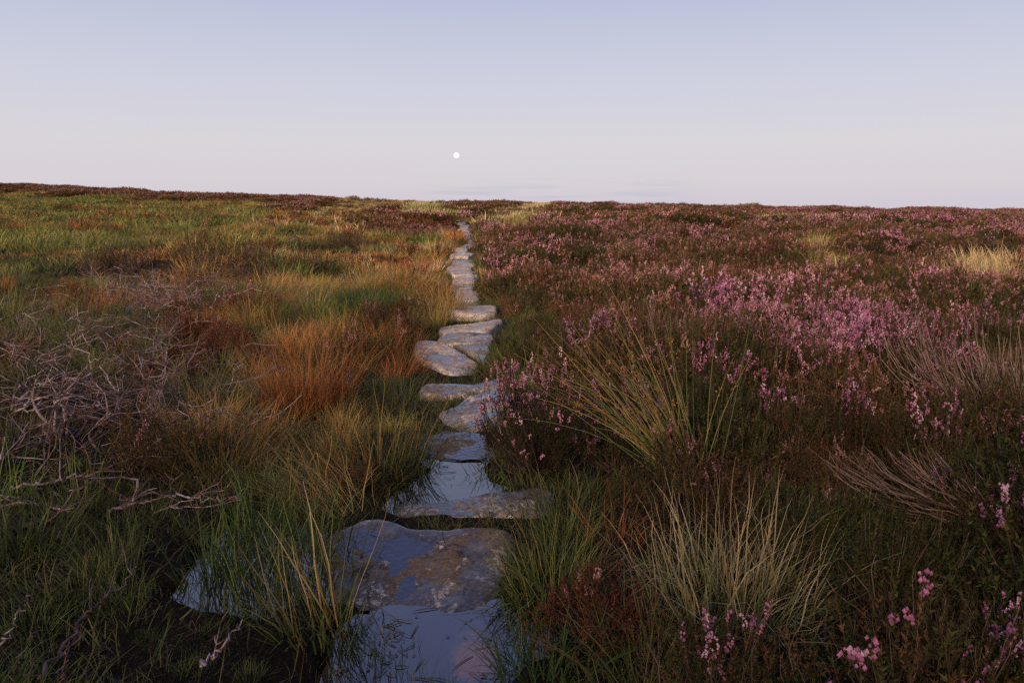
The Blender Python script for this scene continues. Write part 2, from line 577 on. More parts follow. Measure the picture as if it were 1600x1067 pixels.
slab_px([(514, 850), (540, 814), (600, 806), (645, 820), (700, 826), (780, 820), (806, 836), (802, 880), (770, 930), (740, 965), (680, 975), (600, 975), (540, 955), (516, 905)],
        0.015, 0.0, 0.17, S_WET, 'big dark wet slab rising behind the frontmost puddle', thick=0.22, seed=1.0, film=0.30)
slab_px([(618, 794), (655, 782), (700, 776), (750, 767), (800, 759), (856, 758), (872, 772), (856, 796), (800, 803), (720, 806), (650, 804)],
        0.015, 0.05, 0.03, S_MID, 'long narrow slab with white lichen at its right end, damming the middle puddle', thick=0.16, seed=2.0, film=0.18)
slab_px([(648, 706), (668, 683), (700, 675), (740, 674), (762, 684), (774, 712), (745, 724), (690, 722)],
        -0.015, 0.0, 0.09, S_WET, 'smooth grey slab dipping into the far side of the middle puddle', thick=0.16, seed=3.0, dome=0.015, film=0.30)
slab_px([(680, 646), (712, 630), (745, 612), (780, 604), (800, 612), (796, 640), (762, 660), (715, 670), (690, 664)],
        0.05, 0.22, 0.06, S_MID, 'tilted rock leaning up against the front heather bush', thick=0.2, seed=4.0, bump=1.3, film=0.22)
slab_px([(650, 608), (668, 598), (710, 596), (750, 597), (785, 588), (796, 596), (760, 608), (700, 614), (660, 616)],
        0.05, 0.03, 0.05, S_MID, 'flat slab with two small wet patches just behind the tilted rock', thick=0.12, seed=5.0, film=0.38)
slab_px([(650, 533), (675, 531), (705, 542), (735, 558), (752, 574), (742, 584), (705, 584), (672, 566), (652, 552)],
        0.035, -0.13, 0.05, S_DRY, 'large pale slab sloping down to the right with a wet diagonal seam', thick=0.2, seed=6.0, film=0.22)
slab_px([(700, 536), (730, 534), (762, 538), (764, 556), (758, 574), (754, 566), (730, 548)],
        0.01, 0.0, 0.02, S_SHEEN, 'low wet stone with bright little pools beside the large sloping slab', thick=0.12, seed=7.0, film=0.45)
slab_px([(688, 534), (690, 520), (725, 519), (765, 518), (768, 530), (755, 535)],
        0.05, 0.0, 0.02, S_MID, 'brownish slab right behind the large sloping slab', thick=0.14, seed=8.0, film=0.20)
slab_px([(688, 510), (725, 506), (780, 496), (778, 504), (764, 515), (715, 519), (692, 519)],
        0.07, 0.06, 0.0, S_DRY, 'broad pale slab with one raised right corner before the white puddle', thick=0.14, seed=9.0, film=0.20)
slab_px([(704, 488), (706, 478), (740, 477), (774, 477), (772, 487), (740, 490)],
        0.07, 0.0, 0.0, S_DRY, 'wide tan slab at the back of the white puddle', thick=0.14, seed=10.0)
slab_px([(712, 477), (712, 468), (745, 467), (752, 476)], 0.02, 0, 0, S_SHEEN, 'shiny wet stone behind the wide tan slab', thick=0.1, seed=11.0, film=0.60)
slab_px([(713, 466), (716, 454), (742, 453), (750, 462), (744, 467)], 0.05, 0, 0, S_DRY, 'pale slab with a rounded right end behind the shiny wet stone', thick=0.12, seed=12.0)
slab_px([(705, 451), (708, 443), (738, 444), (742, 453), (720, 454)], 0.04, 0, 0, S_MID, 'dull mauve slab eleventh along the path from the front', thick=0.12, seed=13.0, film=0.30)

far_rows = [(708, 739, 432, 443), (706, 738, 425, 431.5), (696, 738, 412, 424), (700, 738, 405, 411), (704, 737, 399, 404), (706, 738, 394, 398),
            (710, 731, 388, 392.5), (726, 750, 380.5, 383), (726, 744, 384, 388), (727, 750, 376, 379.5), (723, 736, 371, 375), (722, 734, 366, 370),
            (721, 732, 361, 365), (720, 730, 356, 360), (719, 730, 351.5, 355), (717, 727, 348, 351)]
rs = np.random.default_rng(4)
for k, (x0, x1, y0, y1) in enumerate(far_rows):
    nearp = on_base((x0 + x1) / 2, y1, 0.03); farp = on_base((x0 + x1) / 2, y0, 0.03)
    len_ = farp[1] - nearp[1]
    pieces = max(1, int(round(len_ / 1.7)))
    for q in range(pieces):
        ya = nearp[1] + len_ * q / pieces + rs.uniform(.06, .16); yb = nearp[1] + len_ * (q + 1) / pieces - rs.uniform(.06, .16)
        cy = 0.5 * (ya + yb)
        f = (q + 0.5) / pieces
        cxw = nearp[0] * (1 - f) + farp[0] * f + rs.uniform(-.05, .05)
        w = 0.5 * (x1 - x0) / FPX * (cy * cp + 1.3 * sp)
        w = max(w, 0.24) * rs.uniform(0.82, 1.05)
        hl = 0.5 * (yb - ya)
        j = lambda s: rs.uniform(-s, s)
        pts = [(cxw - w + j(.06), cy - hl + j(.05)), (cxw + j(.05), cy - hl - .04 + j(.04)), (cxw + w + j(.06), cy - hl + j(.06)), (cxw + w + j(.05), cy + j(.1)),
               (cxw + w + j(.06), cy + hl + j(.05)), (cxw + j(.05), cy + hl + j(.04)), (cxw - w + j(.06), cy + hl + j(.05)), (cxw - w + j(.05), cy + j(.1))]
        zb = float(tbase(cxw, cy))
        sl = float(tbase(cxw, cy + 1) - tbase(cxw, cy))
        mat = S_SHEEN if (k in (7, 8, 9, 10, 12, 14, 15)) else S_DRY
        if k < 3:
            lab = ['pale slab where the path starts to narrow, beside tan grass', 'short pale slab two rows behind the narrowing of the path',
                   'broad cracked slab sticking out left where the path bends'][k]
            if pieces > 1:
                lab = lab + [', nearer piece', ', farther piece', ', last piece'][q]
            slab_world(pts, zb + 0.055 + j(.025), j(.05), sl + j(.03), mat, lab, thick=0.14, seed=20 + k * 3 + q, bump=0.9)
        elif k < 6:
            low_ = (q + k) % 2 == 1
            slab_world(pts, zb + (0.012 if low_ else 0.075) + j(.012), j(.05), sl + (.03 if low_ else -.01) + j(.02), S_SHEEN if low_ else mat, 'worn slab in the middle stretch of the path between orange grass and heather', 'slabs of the middle stretch', thick=0.14, seed=20 + k * 3 + q, bump=0.9, film=(.55 if low_ else .12))
        else:
            slab_world(pts, zb + 0.06 + j(.02), j(.03), sl + j(.02), mat, 'small glistening slab at the far winding end of the path', 'far glistening slabs', thick=0.12, seed=20 + k * 3 + q, bump=0.5, film=(.6 if mat is S_SHEEN else .25))


def stone_sd(x, y):
    x = np.asarray(x, float); y = np.asarray(y, float)
    out = np.full(x.shape, 9.0)
    dd = np.abs(x - pathx(y))
    m = (dd < 1.6) & (y < PY_END + 2) & (y > 1)
    if m.any():
        v = np.full(m.sum(), 9.0)
        for p in STONE_POLYS:
            v = np.minimum(v, sd_poly(x[m], y[m], p))
        out[m] = v
    return out


build_ground()

# ------------------------------------------------------------------ plant builders
def A(*c):
    return np.array(c, float)


def pick(r, cols, n, var=0.25):
    cs = np.array([c for c, _ in cols]); w = np.array([k for _, k in cols], float); w /= w.sum()
    C = cs[r.choice(len(cs), n, p=w)]
    return C * r.uniform(1 - var, 1 + var, (n, 1))


def blades(b, r, n, rad, Lr, w, tilt, bend, segs, cols, tip=None, tipmix=0.6, lean=(0, 0), z0=-0.03, azbias=None, tmin=0.05, rootpow=0.5):
    rr = rad * r.random(n) ** rootpow
    ang = r.random(n) * 2 * pi
    px = rr * np.cos(ang); py = rr * np.sin(ang)
    az = ang + r.normal(0, 0.7, n)
    if azbias is not None:
        az = azbias[0] + r.normal(0, azbias[1], n)
    th0 = tmin + tilt * (0.25 + 0.75 * rr / max(rad, 1e-6)) * r.uniform(0.3, 1.15, n)
    Ln = Lr[0] + (Lr[1] - Lr[0]) * r.random(n) ** 1.2
    bd = bend * r.uniform(0.2, 1.3, n)
    P = np.stack([px, py, np.full(n, z0)], 1)
    pts = [P.copy()]
    dirs = []
    for k in range(segs):
        t = (k + 0.5) / segs
        th = th0 + bd * t ** 1.4
        d = np.stack([np.sin(th) * np.cos(az) + lean[0] * t, np.sin(th) * np.sin(az) + lean[1] * t, np.cos(th)], 1)
        P = P + d * (Ln / segs)[:, None]
        az = az + r.normal(0, 0.20, n)
        th0 = th0 + r.normal(0, 0.10, n)
        kk = r.random(n) < .035
        th0 = np.where(kk, th0 + r.uniform(.5, 1.5, n), th0)
        pts.append(P.copy()); dirs.append(d)
    pts = np.stack(pts, 1)                              # n, segs+1, 3
    tw = az + pi / 2 + r.normal(0, 0.8, n)
    W = np.stack([np.cos(tw), np.sin(tw), np.zeros(n)], 1)
    t = np.linspace(0, 1, segs + 1)
    prof = np.clip(1.05 - t ** 2.2, 0.12, 1)
    ww = (w * r.uniform(0.65, 1.35, n))[:, None] * prof[None] * 0.5
    A1 = pts + W[:, None, :] * ww[:, :, None]; B1 = pts - W[:, None, :] * ww[:, :, None]
    V = np.stack([A1, B1], 2).reshape(-1, 3)
    C0 = pick(r, cols, n)
    if tip is not None:
        T = pick(r, tip, n)
        f = (np.clip((t - 0.25) / 0.75, 0, 1) * tipmix)[None, :, None] * r.uniform(0.2, 1.2, (n, 1, 1))
        f = np.clip(f, 0, 1)
        C = C0[:, None] * (1 - f) + T[:, None] * f
    else:
        C = np.repeat(C0[:, None], segs + 1, 1)
    C = np.repeat(C[:, :, None], 2, 2).reshape(-1, 3)
    i = np.arange(n)[:, None] * (segs + 1) * 2; k = np.arange(segs)[None] * 2
    base = i + k
    Q = np.stack([base, base + 1, base + 3, base + 2], -1).reshape(-1, 4)
    b.add(V, C, quads=Q)
    return pts


def tubes(b, P, R, C, sides=3):
    """P n,m,3 ; R n,m ; C n,3 or n,m,3"""
    n, m, _ = P.shape
    T = np.gradient(P, axis=1)
    T /= np.linalg.norm(T, axis=2, keepdims=True) + 1e-9
    ref = np.where(np.abs(T[:, :, 2:3]) > 0.9, A(1, 0, 0), A(0, 0, 1))
    U = np.cross(T, ref); U /= np.linalg.norm(U, axis=2, keepdims=True) + 1e-9
    Wv = np.cross(T, U)
    a = np.arange(sides) / sides * 2 * pi
    V = P[:, :, None] + R[:, :, None, None] * (U[:, :, None] * np.cos(a)[None, None, :, None] + Wv[:, :, None] * np.sin(a)[None, None, :, None])
    if C.ndim == 2:
        C = np.repeat(C[:, None], m, 1)
    CC = np.repeat(C[:, :, None], sides, 2).reshape(-1, 3)
    i = np.arange(n)[:, None, None] * m * sides; k = np.arange(m - 1)[None, :, None] * sides; s = np.arange(sides)[None, None]
    s2 = (s + 1) % sides
    Q = np.stack([i + k + s, i + k + s2, i + k + sides + s2, i + k + sides + s], -1).reshape(-1, 4)
    b.add(V.reshape(-1, 3), CC, quads=Q)


def needles(b, r, base, d, ln, wd, C):
    """little leaves: one triangle each"""
    n = len(base)
    x = r.normal(size=(n, 3)); x -= (x * d).sum(1, keepdims=True) * d; x /= np.linalg.norm(x, axis=1, keepdims=True) + 1e-9
    V = np.stack([base + x * wd[:, None] * .5, base - x * wd[:, None] * .5, base + d * ln[:, None]], 1)
    b.add(V.reshape(-1, 3), np.repeat(C, 3, 0), tris=np.arange(n * 3).reshape(-1, 3))


OCT = np.array([(1, 0, 0), (0, 1, 0), (-1, 0, 0), (0, -1, 0), (0, 0, 1), (0, 0, -1)], float)
OCTF = np.array([(0, 1, 4), (1, 2, 4), (2, 3, 4), (3, 0, 4), (1, 0, 5), (2, 1, 5), (3, 2, 5), (0, 3, 5)])
TET = np.array([(1, 1, 1), (-1, -1, 1), (-1, 1, -1), (1, -1, -1)], float) * .75
TETF = np.array([(0, 1, 2), (0, 3, 1), (0, 2, 3), (1, 3, 2)])


def dots(b, r, P, s, C, low=False):
    n = len(P)
    G, F = (TET, TETF) if low else (OCT, OCTF)
    m = len(G)
    rot = r.random(n) * 2 * pi
    c, sn = np.cos(rot), np.sin(rot)
    g = np.repeat(G[None], n, 0) * s[:, None, None]
    g[:, :, 2] *= 1.35
    X = g[:, :, 0] * c[:, None] - g[:, :, 1] * sn[:, None]; Y = g[:, :, 0] * sn[:, None] + g[:, :, 1] * c[:, None]
    V = np.stack([X, Y, g[:, :, 2]], 2) + P[:, None]
    b.add(V.reshape(-1, 3), np.repeat(C, m, 0), tris=(np.arange(n)[:, None, None] * m + F[None]).reshape(-1, 3))


GREEN_L = [(A(.034, .040, .010), 3), (A(.024, .029, .009), 2), (A(.060, .052, .014), 1)]
BROWN_L = [(A(.088, .054, .021), 3), (A(.058, .046, .017), 2), (A(.14, .072, .028), 1)]
RUSS_L = [(A(.13, .045, .018), 3), (A(.09, .035, .018), 2), (A(.07, .040, .018), 1)]
MIXED_L = [(A(.052, .044, .014), 2), (A(.080, .040, .017), 2), (A(.034, .038, .010), 2)]
PINK = [(A(.52, .22, .31), 4), (A(.66, .42, .46), 1.5), (A(.33, .13, .18), 2.5)]
MAUVE = [(A(.46, .17, .30), 4), (A(.62, .38, .48), 1.5), (A(.31, .12, .22), 2.5)]
FADED = [(A(.32, .145, .145), 3), (A(.40, .22, .21), 2), (A(.22, .095, .08), 2)]
STEMC = [(A(.07, .046, .032), 2), (A(.13, .092, .07), 1), (A(.035, .022, .015), 3)]


def heather(r, R=.29, H=.36, n=140, side=4, nd=17, nlen=.0095, nwid=.0044, flower=.6, fl_n=10, fl_s=.0036, leaf=MIXED_L, fcol=PINK, low=False,
            stems=True, stemr=.0016, lean=(0, 0), barefrac=0.0, stemcol=None):
    bf, bl, bs = MB(), MB(), MB()
    az = r.random(n) * 2 * pi
    rr = np.sqrt(r.random(n))
    lob = 1 + 0.22 * np.sin(az * 2 + r.random() * 6) + 0.15 * np.sin(az * 3 + r.random() * 6)
    zt = H * (0.42 + 0.58 * np.sqrt(np.clip(1 - rr ** 2, 0, 1))) * r.uniform(.72, 1.1, n) * (1 + 0.15 * np.sin(az * 2 + 1.7))
    tip = np.stack([R * rr * lob * np.cos(az) + lean[0] * zt, R * rr * lob * np.sin(az) + lean[1] * zt, zt], 1)
    root = np.stack([tip[:, 0] * .10, tip[:, 1] * .10, np.full(n, -.03)], 1) + np.concatenate([r.normal(0, .03 * R / .27, (n, 2)), np.zeros((n, 1))], 1)
    ctl = np.stack([tip[:, 0] * .85, tip[:, 1] * .85, tip[:, 2] * .35], 1) + r.normal(0, .03 * R / .27, (n, 3))
    t = np.linspace(0, 1, 7)[None, :, None]
    P = (1 - t) ** 2 * root[:, None] + 2 * t * (1 - t) * ctl[:, None] + t ** 2 * tip[:, None]
    P[:, 1:-1] += r.normal(0, .007 * R / .27, P[:, 1:-1].shape)
    if stems:
        rad = np.linspace(1.25, .45, 7)[None] * stemr * r.uniform(.7, 1.5, (n, 1))
        tubes(bs, P, rad, pick(r, stemcol or STEMC, n), 3)
    # shoots: start, direction, length
    tan_ = P[:, -1] - P[:, -3]; tan_ /= np.linalg.norm(tan_, axis=1, keepdims=True) + 1e-9
    keep = r.random(n) >= barefrac
    S = [P[keep, -1] - tan_[keep] * .08]; D = [tan_[keep]]; LN = [r.uniform(.06, .10, keep.sum())]
    up = A(0, 0, .45)
    for k in range(side):
        u = r.uniform(.5, .92, n)
        i0 = np.minimum((u * 6).astype(int), 5); f = (u * 6 - i0)[:, None]
        p = P[np.arange(n), i0] * (1 - f) + P[np.arange(n), i0 + 1] * f
        d = tan_ * .65 + up + r.normal(0, .65, (n, 3)); d /= np.linalg.norm(d, axis=1, keepdims=True)
        S.append(p[keep]); D.append(d[keep]); LN.append(r.uniform(.035, .07, keep.sum()))
    sc = R / .27 if low else 1.0
    S = np.concatenate(S); D = np.concatenate(D); LN = np.concatenate(LN) * min(sc, 2.0)
    m = len(S)
    # needles
    u = r.random((m, nd)) * .98
    base = S[:, None] + D[:, None] * (u * LN[:, None])[:, :, None]
    rad = r.normal(size=(m, nd, 3)); rad -= (rad * D[:, None]).sum(2, keepdims=True) * D[:, None]
    rad /= np.linalg.norm(rad, axis=2, keepdims=True) + 1e-9
    d = D[:, None] * .75 + rad * .75; d /= np.linalg.norm(d, axis=2, keepdims=True)
    shootc = pick(r, leaf, m, .35)
    C = np.repeat(shootc[:, None], nd, 1) * r.uniform(.7, 1.3, (m, nd, 1))
    needles(bf, r, base.reshape(-1, 3), d.reshape(-1, 3), (nlen * r.uniform(.7, 1.3, m * nd)), nwid * r.uniform(.8, 1.2, m * nd), C.reshape(-1, 3))
    if flower > 0:
        top = S + D * LN[:, None]
        hgt = top[:, 2] / H + r.normal(0, .16, m)
        patch = vn(top[:, 0], top[:, 1], R * .55, int(r.integers(1, 900)))
        order = hgt + patch * 1.3
        thr = np.quantile(order, 1 - flower * .26)
        sel = np.where(order > thr)[0]
        k = len(sel)
        if k:
            u = r.uniform(.45, 1.06, (k, fl_n))
            rad = r.normal(size=(k, fl_n, 3)); rad /= np.linalg.norm(rad, axis=2, keepdims=True)
            Pf = S[sel][:, None] + D[sel][:, None] * (u * LN[sel][:, None])[:, :, None] + rad * (fl_s * 1.5)
            cf = pick(r, fcol, k, .2)
            C = np.repeat(cf[:, None], fl_n, 1) * r.uniform(.75, 1.25, (k, fl_n, 1))
            dots(bl, r, Pf.reshape(-1, 3), fl_s * r.uniform(.7, 1.25, k * fl_n), C.reshape(-1, 3), low)
    return bf, bl, bs


G_GREEN = [(A(.092, .138, .028), 4), (A(.145, .185, .042), 2), (A(.045, .070, .018), 2)]
G_DARK = [(A(.036, .058, .016), 4), (A(.055, .078, .022), 2), (A(.095, .085, .030), 1)]
G_BRIGHT = [(A(.185, .19, .042), 3), (A(.25, .24, .07), 2), (A(.12, .14, .032), 2)]
G_ORANGE = [(A(.34, .125, .030), 3), (A(.24, .075, .022), 2), (A(.38, .19, .052), 2), (A(.11, .085, .024), 2)]
G_TAN = [(A(.36, .23, .07), 3), (A(.27, .165, .05), 2), (A(.16, .145, .036), 2)]
G_STRAW = [(A(.50, .39, .20), 3), (A(.36, .28, .12), 3), (A(.13, .14, .04), 2)]
T_TAN = [(A(.36, .22, .075), 2), (A(.28, .13, .04), 1), (A(.44, .32, .16), 1)]
T_OR = [(A(.52, .20, .05), 3), (A(.54, .30, .11), 2)]
T_STRAW = [(A(.66, .54, .34), 2), (A(.55, .41, .21), 2)]


def b_of(fn, *a, **k):
    b = MB(); fn(b, *a, **k); return b


# ------------------------------------------------------------------ prototypes
class Proto:
    """name of the thing + list of (part name, mesh, material); single=True -> one mesh"""
    def __init__(s, name, parts):
        s.name = name; s.parts = parts


def finish_heather(bf, bl, bs):
    out = [('stems', bs.mesh('stems', M_STEM)), ('foliage', bf.mesh('foliage', M_HEATH))]
    if bl.n:
        out.append(('flowers', bl.mesh('flowers', M_FLOWER)))
    return out


def one_mesh(name, bs_mats):
    """join several builders into one mesh with one material per builder"""
    b = MB(); mats = []; idx = []
    nq = []
    # quads and tris are stored separately: build index per face in the same order
    qi, ti = [], []
    for k, (bb, m) in enumerate(bs_mats):
        if bb.n == 0:
            mats.append(m); continue
        q = sum(len(x) for x in bb.q); t = sum(len(x) for x in bb.t)
        qi.append(np.full(q, k)); ti.append(np.full(t, k))
        b.merge(bb)
        mats.append(m)
    me = b.mesh(name, mats)
    mi = np.concatenate(qi + ti).astype(np.int32)
    if len(mi) == len(me.polygons):
        me.polygons.foreach_set('material_index', mi)
    return me


NEAR_H = {}
def mk(key, cnt, **kw):
    NEAR_H[key] = [finish_heather(*heather(np.random.default_rng(hash_(key) + i), **kw)) for i in range(cnt)]


def hash_(s):
    return sum((i + 1) * ord(c) for i, c in enumerate(s)) * 7


mk('pink', 3, flower=.62, leaf=MIXED_L, fcol=PINK)
mk('mauve', 3, flower=.55, leaf=GREEN_L + MIXED_L, fcol=MAUVE, H=.38)
mk('sparse', 2, flower=.13, leaf=MIXED_L, fcol=MAUVE, R=.29)
mk('green', 3, flower=0, leaf=GREEN_L, R=.28, H=.32, n=150)
mk('brown', 3, flower=.12, leaf=BROWN_L, fcol=FADED, H=.34, barefrac=.2)
mk('russet', 2, flower=.06, leaf=RUSS_L, fcol=FADED, H=.31)
mk('bare', 2, flower=0, leaf=BROWN_L, H=.40, n=150, barefrac=.85, stemr=.0019, lean=(.5, .1))


def tuss(seed, n, rad, Lr, w, tilt, bend, segs, cols, tip, tipmix=.6, extra=None, **kw):
    r = np.random.default_rng(seed)
    b = MB()
    blades(b, r, n, rad, Lr, w, tilt, bend, segs, cols, tip, tipmix, **kw)
    if extra:
        blades(b, r, **extra)
    return b


GR_SPEC = {
    'green': dict(n=230, rad=.16, Lr=(.16, .42), w=.0042, tilt=.75, bend=.9, segs=5, cols=G_GREEN, tip=T_TAN, tipmix=.35),
    'dark': dict(n=240, rad=.17, Lr=(.14, .36), w=.0040, tilt=.85, bend=1.0, segs=5, cols=G_DARK, tip=T_TAN, tipmix=.35),
    'bright': dict(n=260, rad=.17, Lr=(.18, .42), w=.0045, tilt=.7, bend=1.0, segs=5, cols=G_BRIGHT, tip=G_BRIGHT, tipmix=.2),
    'orange': dict(n=240, rad=.16, Lr=(.18, .46), w=.0036, tilt=.65, bend=.8, segs=5, cols=G_ORANGE + G_DARK[:1], tip=T_OR, tipmix=.8),
    'tan': dict(n=240, rad=.17, Lr=(.18, .44), w=.0036, tilt=.75, bend=1.1, segs=5, cols=G_TAN, tip=T_TAN, tipmix=.7),
    'straw': dict(n=200, rad=.16, Lr=(.2, .5), w=.0036, tilt=.6, bend=.6, segs=5, cols=G_STRAW, tip=T_STRAW, tipmix=.8),
    'wet': dict(n=150, rad=.20, Lr=(.16, .44), w=.0046, tilt=.45, bend=.8, segs=6, cols=G_GREEN + [(A(.09, .13, .03), 1)], tip=G_GREEN, tipmix=.4),
}
NEAR_G = {}
for k, s in GR_SPEC.items():
    NEAR_G[k] = [tuss(hash_(k) + i * 13, **s) for i in range(3)]
NEAR_GM = {k: [b.mesh('tussock', M_GRASS) for b in v] for k, v in NEAR_G.items()}

GR_COUNT = {}


def lod_grass(k, seed, f_n, f_w, f_r, segs, f_l=1.0):
    s = dict(GR_SPEC[k]); s['n'] = int(s['n'] * f_n); s['w'] = s['w'] * f_w; s['rad'] = s['rad'] * f_r; s['segs'] = segs
    s['Lr'] = (s['Lr'][0] * f_l, s['Lr'][1] * f_l)
    return tuss(seed, **s)


def proto_obj(name, me):
    return bpy.data.objects.new(name, me)          # source for instancing; not linked to the scene


H_KW = {'pink': dict(leaf=MIXED_L, fcol=PINK, flower=.62), 'mauve': dict(leaf=MIXED_L, fcol=MAUVE, flower=.6), 'green': dict(leaf=GREEN_L, flower=0, fcol=PINK),
        'brown': dict(leaf=BROWN_L, flower=.2, fcol=FADED), 'russet': dict(leaf=RUSS_L, flower=.1, fcol=FADED), 'faded': dict(leaf=MIXED_L, fcol=FADED, flower=.5),
        'sparse': dict(leaf=MIXED_L, fcol=MAUVE, flower=.13), 'bare': dict(leaf=BROWN_L, flower=0, barefrac=.8, fcol=PINK)}


def h_lod(k, seed, lod):
    kw = dict(H_KW[k])
    if lod == 0:
        bf, bl, bs = heather(np.random.default_rng(seed), n=90, side=3, nd=12, nlen=.014, nwid=.006, fl_n=9, fl_s=.0055, **kw)
    elif lod == 1:
        bf, bl, bs = heather(np.random.default_rng(seed), R=.33, n=60, side=2, nd=9, nlen=.022, nwid=.010, fl_n=6, fl_s=.0078, stemr=.003, low=True, **kw)
    else:
        bf, bl, bs = heather(np.random.default_rng(seed), R=.75, H=.38, n=120, side=1, nd=8, nlen=.055, nwid=.026, fl_n=4, fl_s=.019, low=True, stems=False, **dict(kw, flower=kw['flower'] * .75))
    return one_mesh('heather_clump', [(bf, M_HEATH), (bl, M_FLOWER), (bs, M_STEM)])


# ------------------------------------------------------------------ instanced stuff (uncountable cover)
def scatter_object(name, label, protos, pts, rot, scl, idx):
    """one object: points carrying instances of the given meshes"""
    me = bpy.data.meshes.new(name)
    me.vertices.add(len(pts)); me.vertices.foreach_set('co', np.asarray(pts, np.float32).ravel())
    a = me.attributes.new('rot', 'FLOAT_VECTOR', 'POINT'); a.data.foreach_set('vector', np.asarray(rot, np.float32).ravel())
    a = me.attributes.new('scl', 'FLOAT', 'POINT'); a.data.foreach_set('value', np.asarray(scl, np.float32))
    a = me.attributes.new('idx', 'INT', 'POINT'); a.data.foreach_set('value', np.asarray(idx, np.int32))
    o = link(name, me)
    ng = bpy.data.node_groups.new(name + '_cover', 'GeometryNodeTree')
    ng.interface.new_socket('Geometry', in_out='INPUT', socket_type='NodeSocketGeometry')
    ng.interface.new_socket('Geometry', in_out='OUTPUT', socket_type='NodeSocketGeometry')
    gi = ng.nodes.new('NodeGroupInput'); go = ng.nodes.new('NodeGroupOutput')
    jn = ng.nodes.new('GeometryNodeJoinGeometry')

    def attr(nm, typ):
        n = ng.nodes.new('GeometryNodeInputNamedAttribute'); n.data_type = typ; n.inputs['Name'].default_value = nm
        return n.outputs['Attribute']
    ar, as_, ai = attr('rot', 'FLOAT_VECTOR'), attr('scl', 'FLOAT'), attr('idx', 'INT')
    e2r = ng.nodes.new('FunctionNodeEulerToRotation'); ng.links.new(ar, e2r.inputs[0])
    for k, p in enumerate(protos):
        cmpn = ng.nodes.new('FunctionNodeCompare'); cmpn.data_type = 'INT'; cmpn.operation = 'EQUAL'
        ng.links.new(ai, cmpn.inputs[2]); cmpn.inputs[3].default_value = k
        oi = ng.nodes.new('GeometryNodeObjectInfo'); oi.inputs['Object'].default_value = p
        oi.inputs['As Instance'].default_value = False
        g2i = ng.nodes.new('GeometryNodeGeometryToInstance'); ng.links.new(oi.outputs['Geometry'], g2i.inputs[0])
        ip = ng.nodes.new('GeometryNodeInstanceOnPoints')
        ng.links.new(gi.outputs[0], ip.inputs['Points']); ng.links.new(cmpn.outputs[0], ip.inputs['Selection'])
        ng.links.new(g2i.outputs[0], ip.inputs['Instance']); ng.links.new(e2r.outputs[0], ip.inputs['Rotation'])
        ng.links.new(as_, ip.inputs['Scale'])
        ng.links.new(ip.outputs[0], jn.inputs[0])
    ng.links.new(jn.outputs[0], go.inputs[0])
    md = o.modifiers.new('cover', 'NODES'); md.node_group = ng
    tag(o, label, kind='stuff')
    return o


# ------------------------------------------------------------------ where things grow
HTYPES = ['pink', 'mauve', 'green', 'brown', 'russet', 'faded', 'sparse', 'bare']
GTYPES = ['green', 'dark', 'bright', 'orange', 'tan', 'straw', 'wet']
ALL = ['h_' + h for h in HTYPES] + ['g_' + g for g in GTYPES] + ['none']
IDX = {n: i for i, n in enumerate(ALL)}


def ell(px, py, cx, cy, rx, ry):
    return ((px - cx) / rx) ** 2 + ((py - cy) / ry) ** 2 < 1


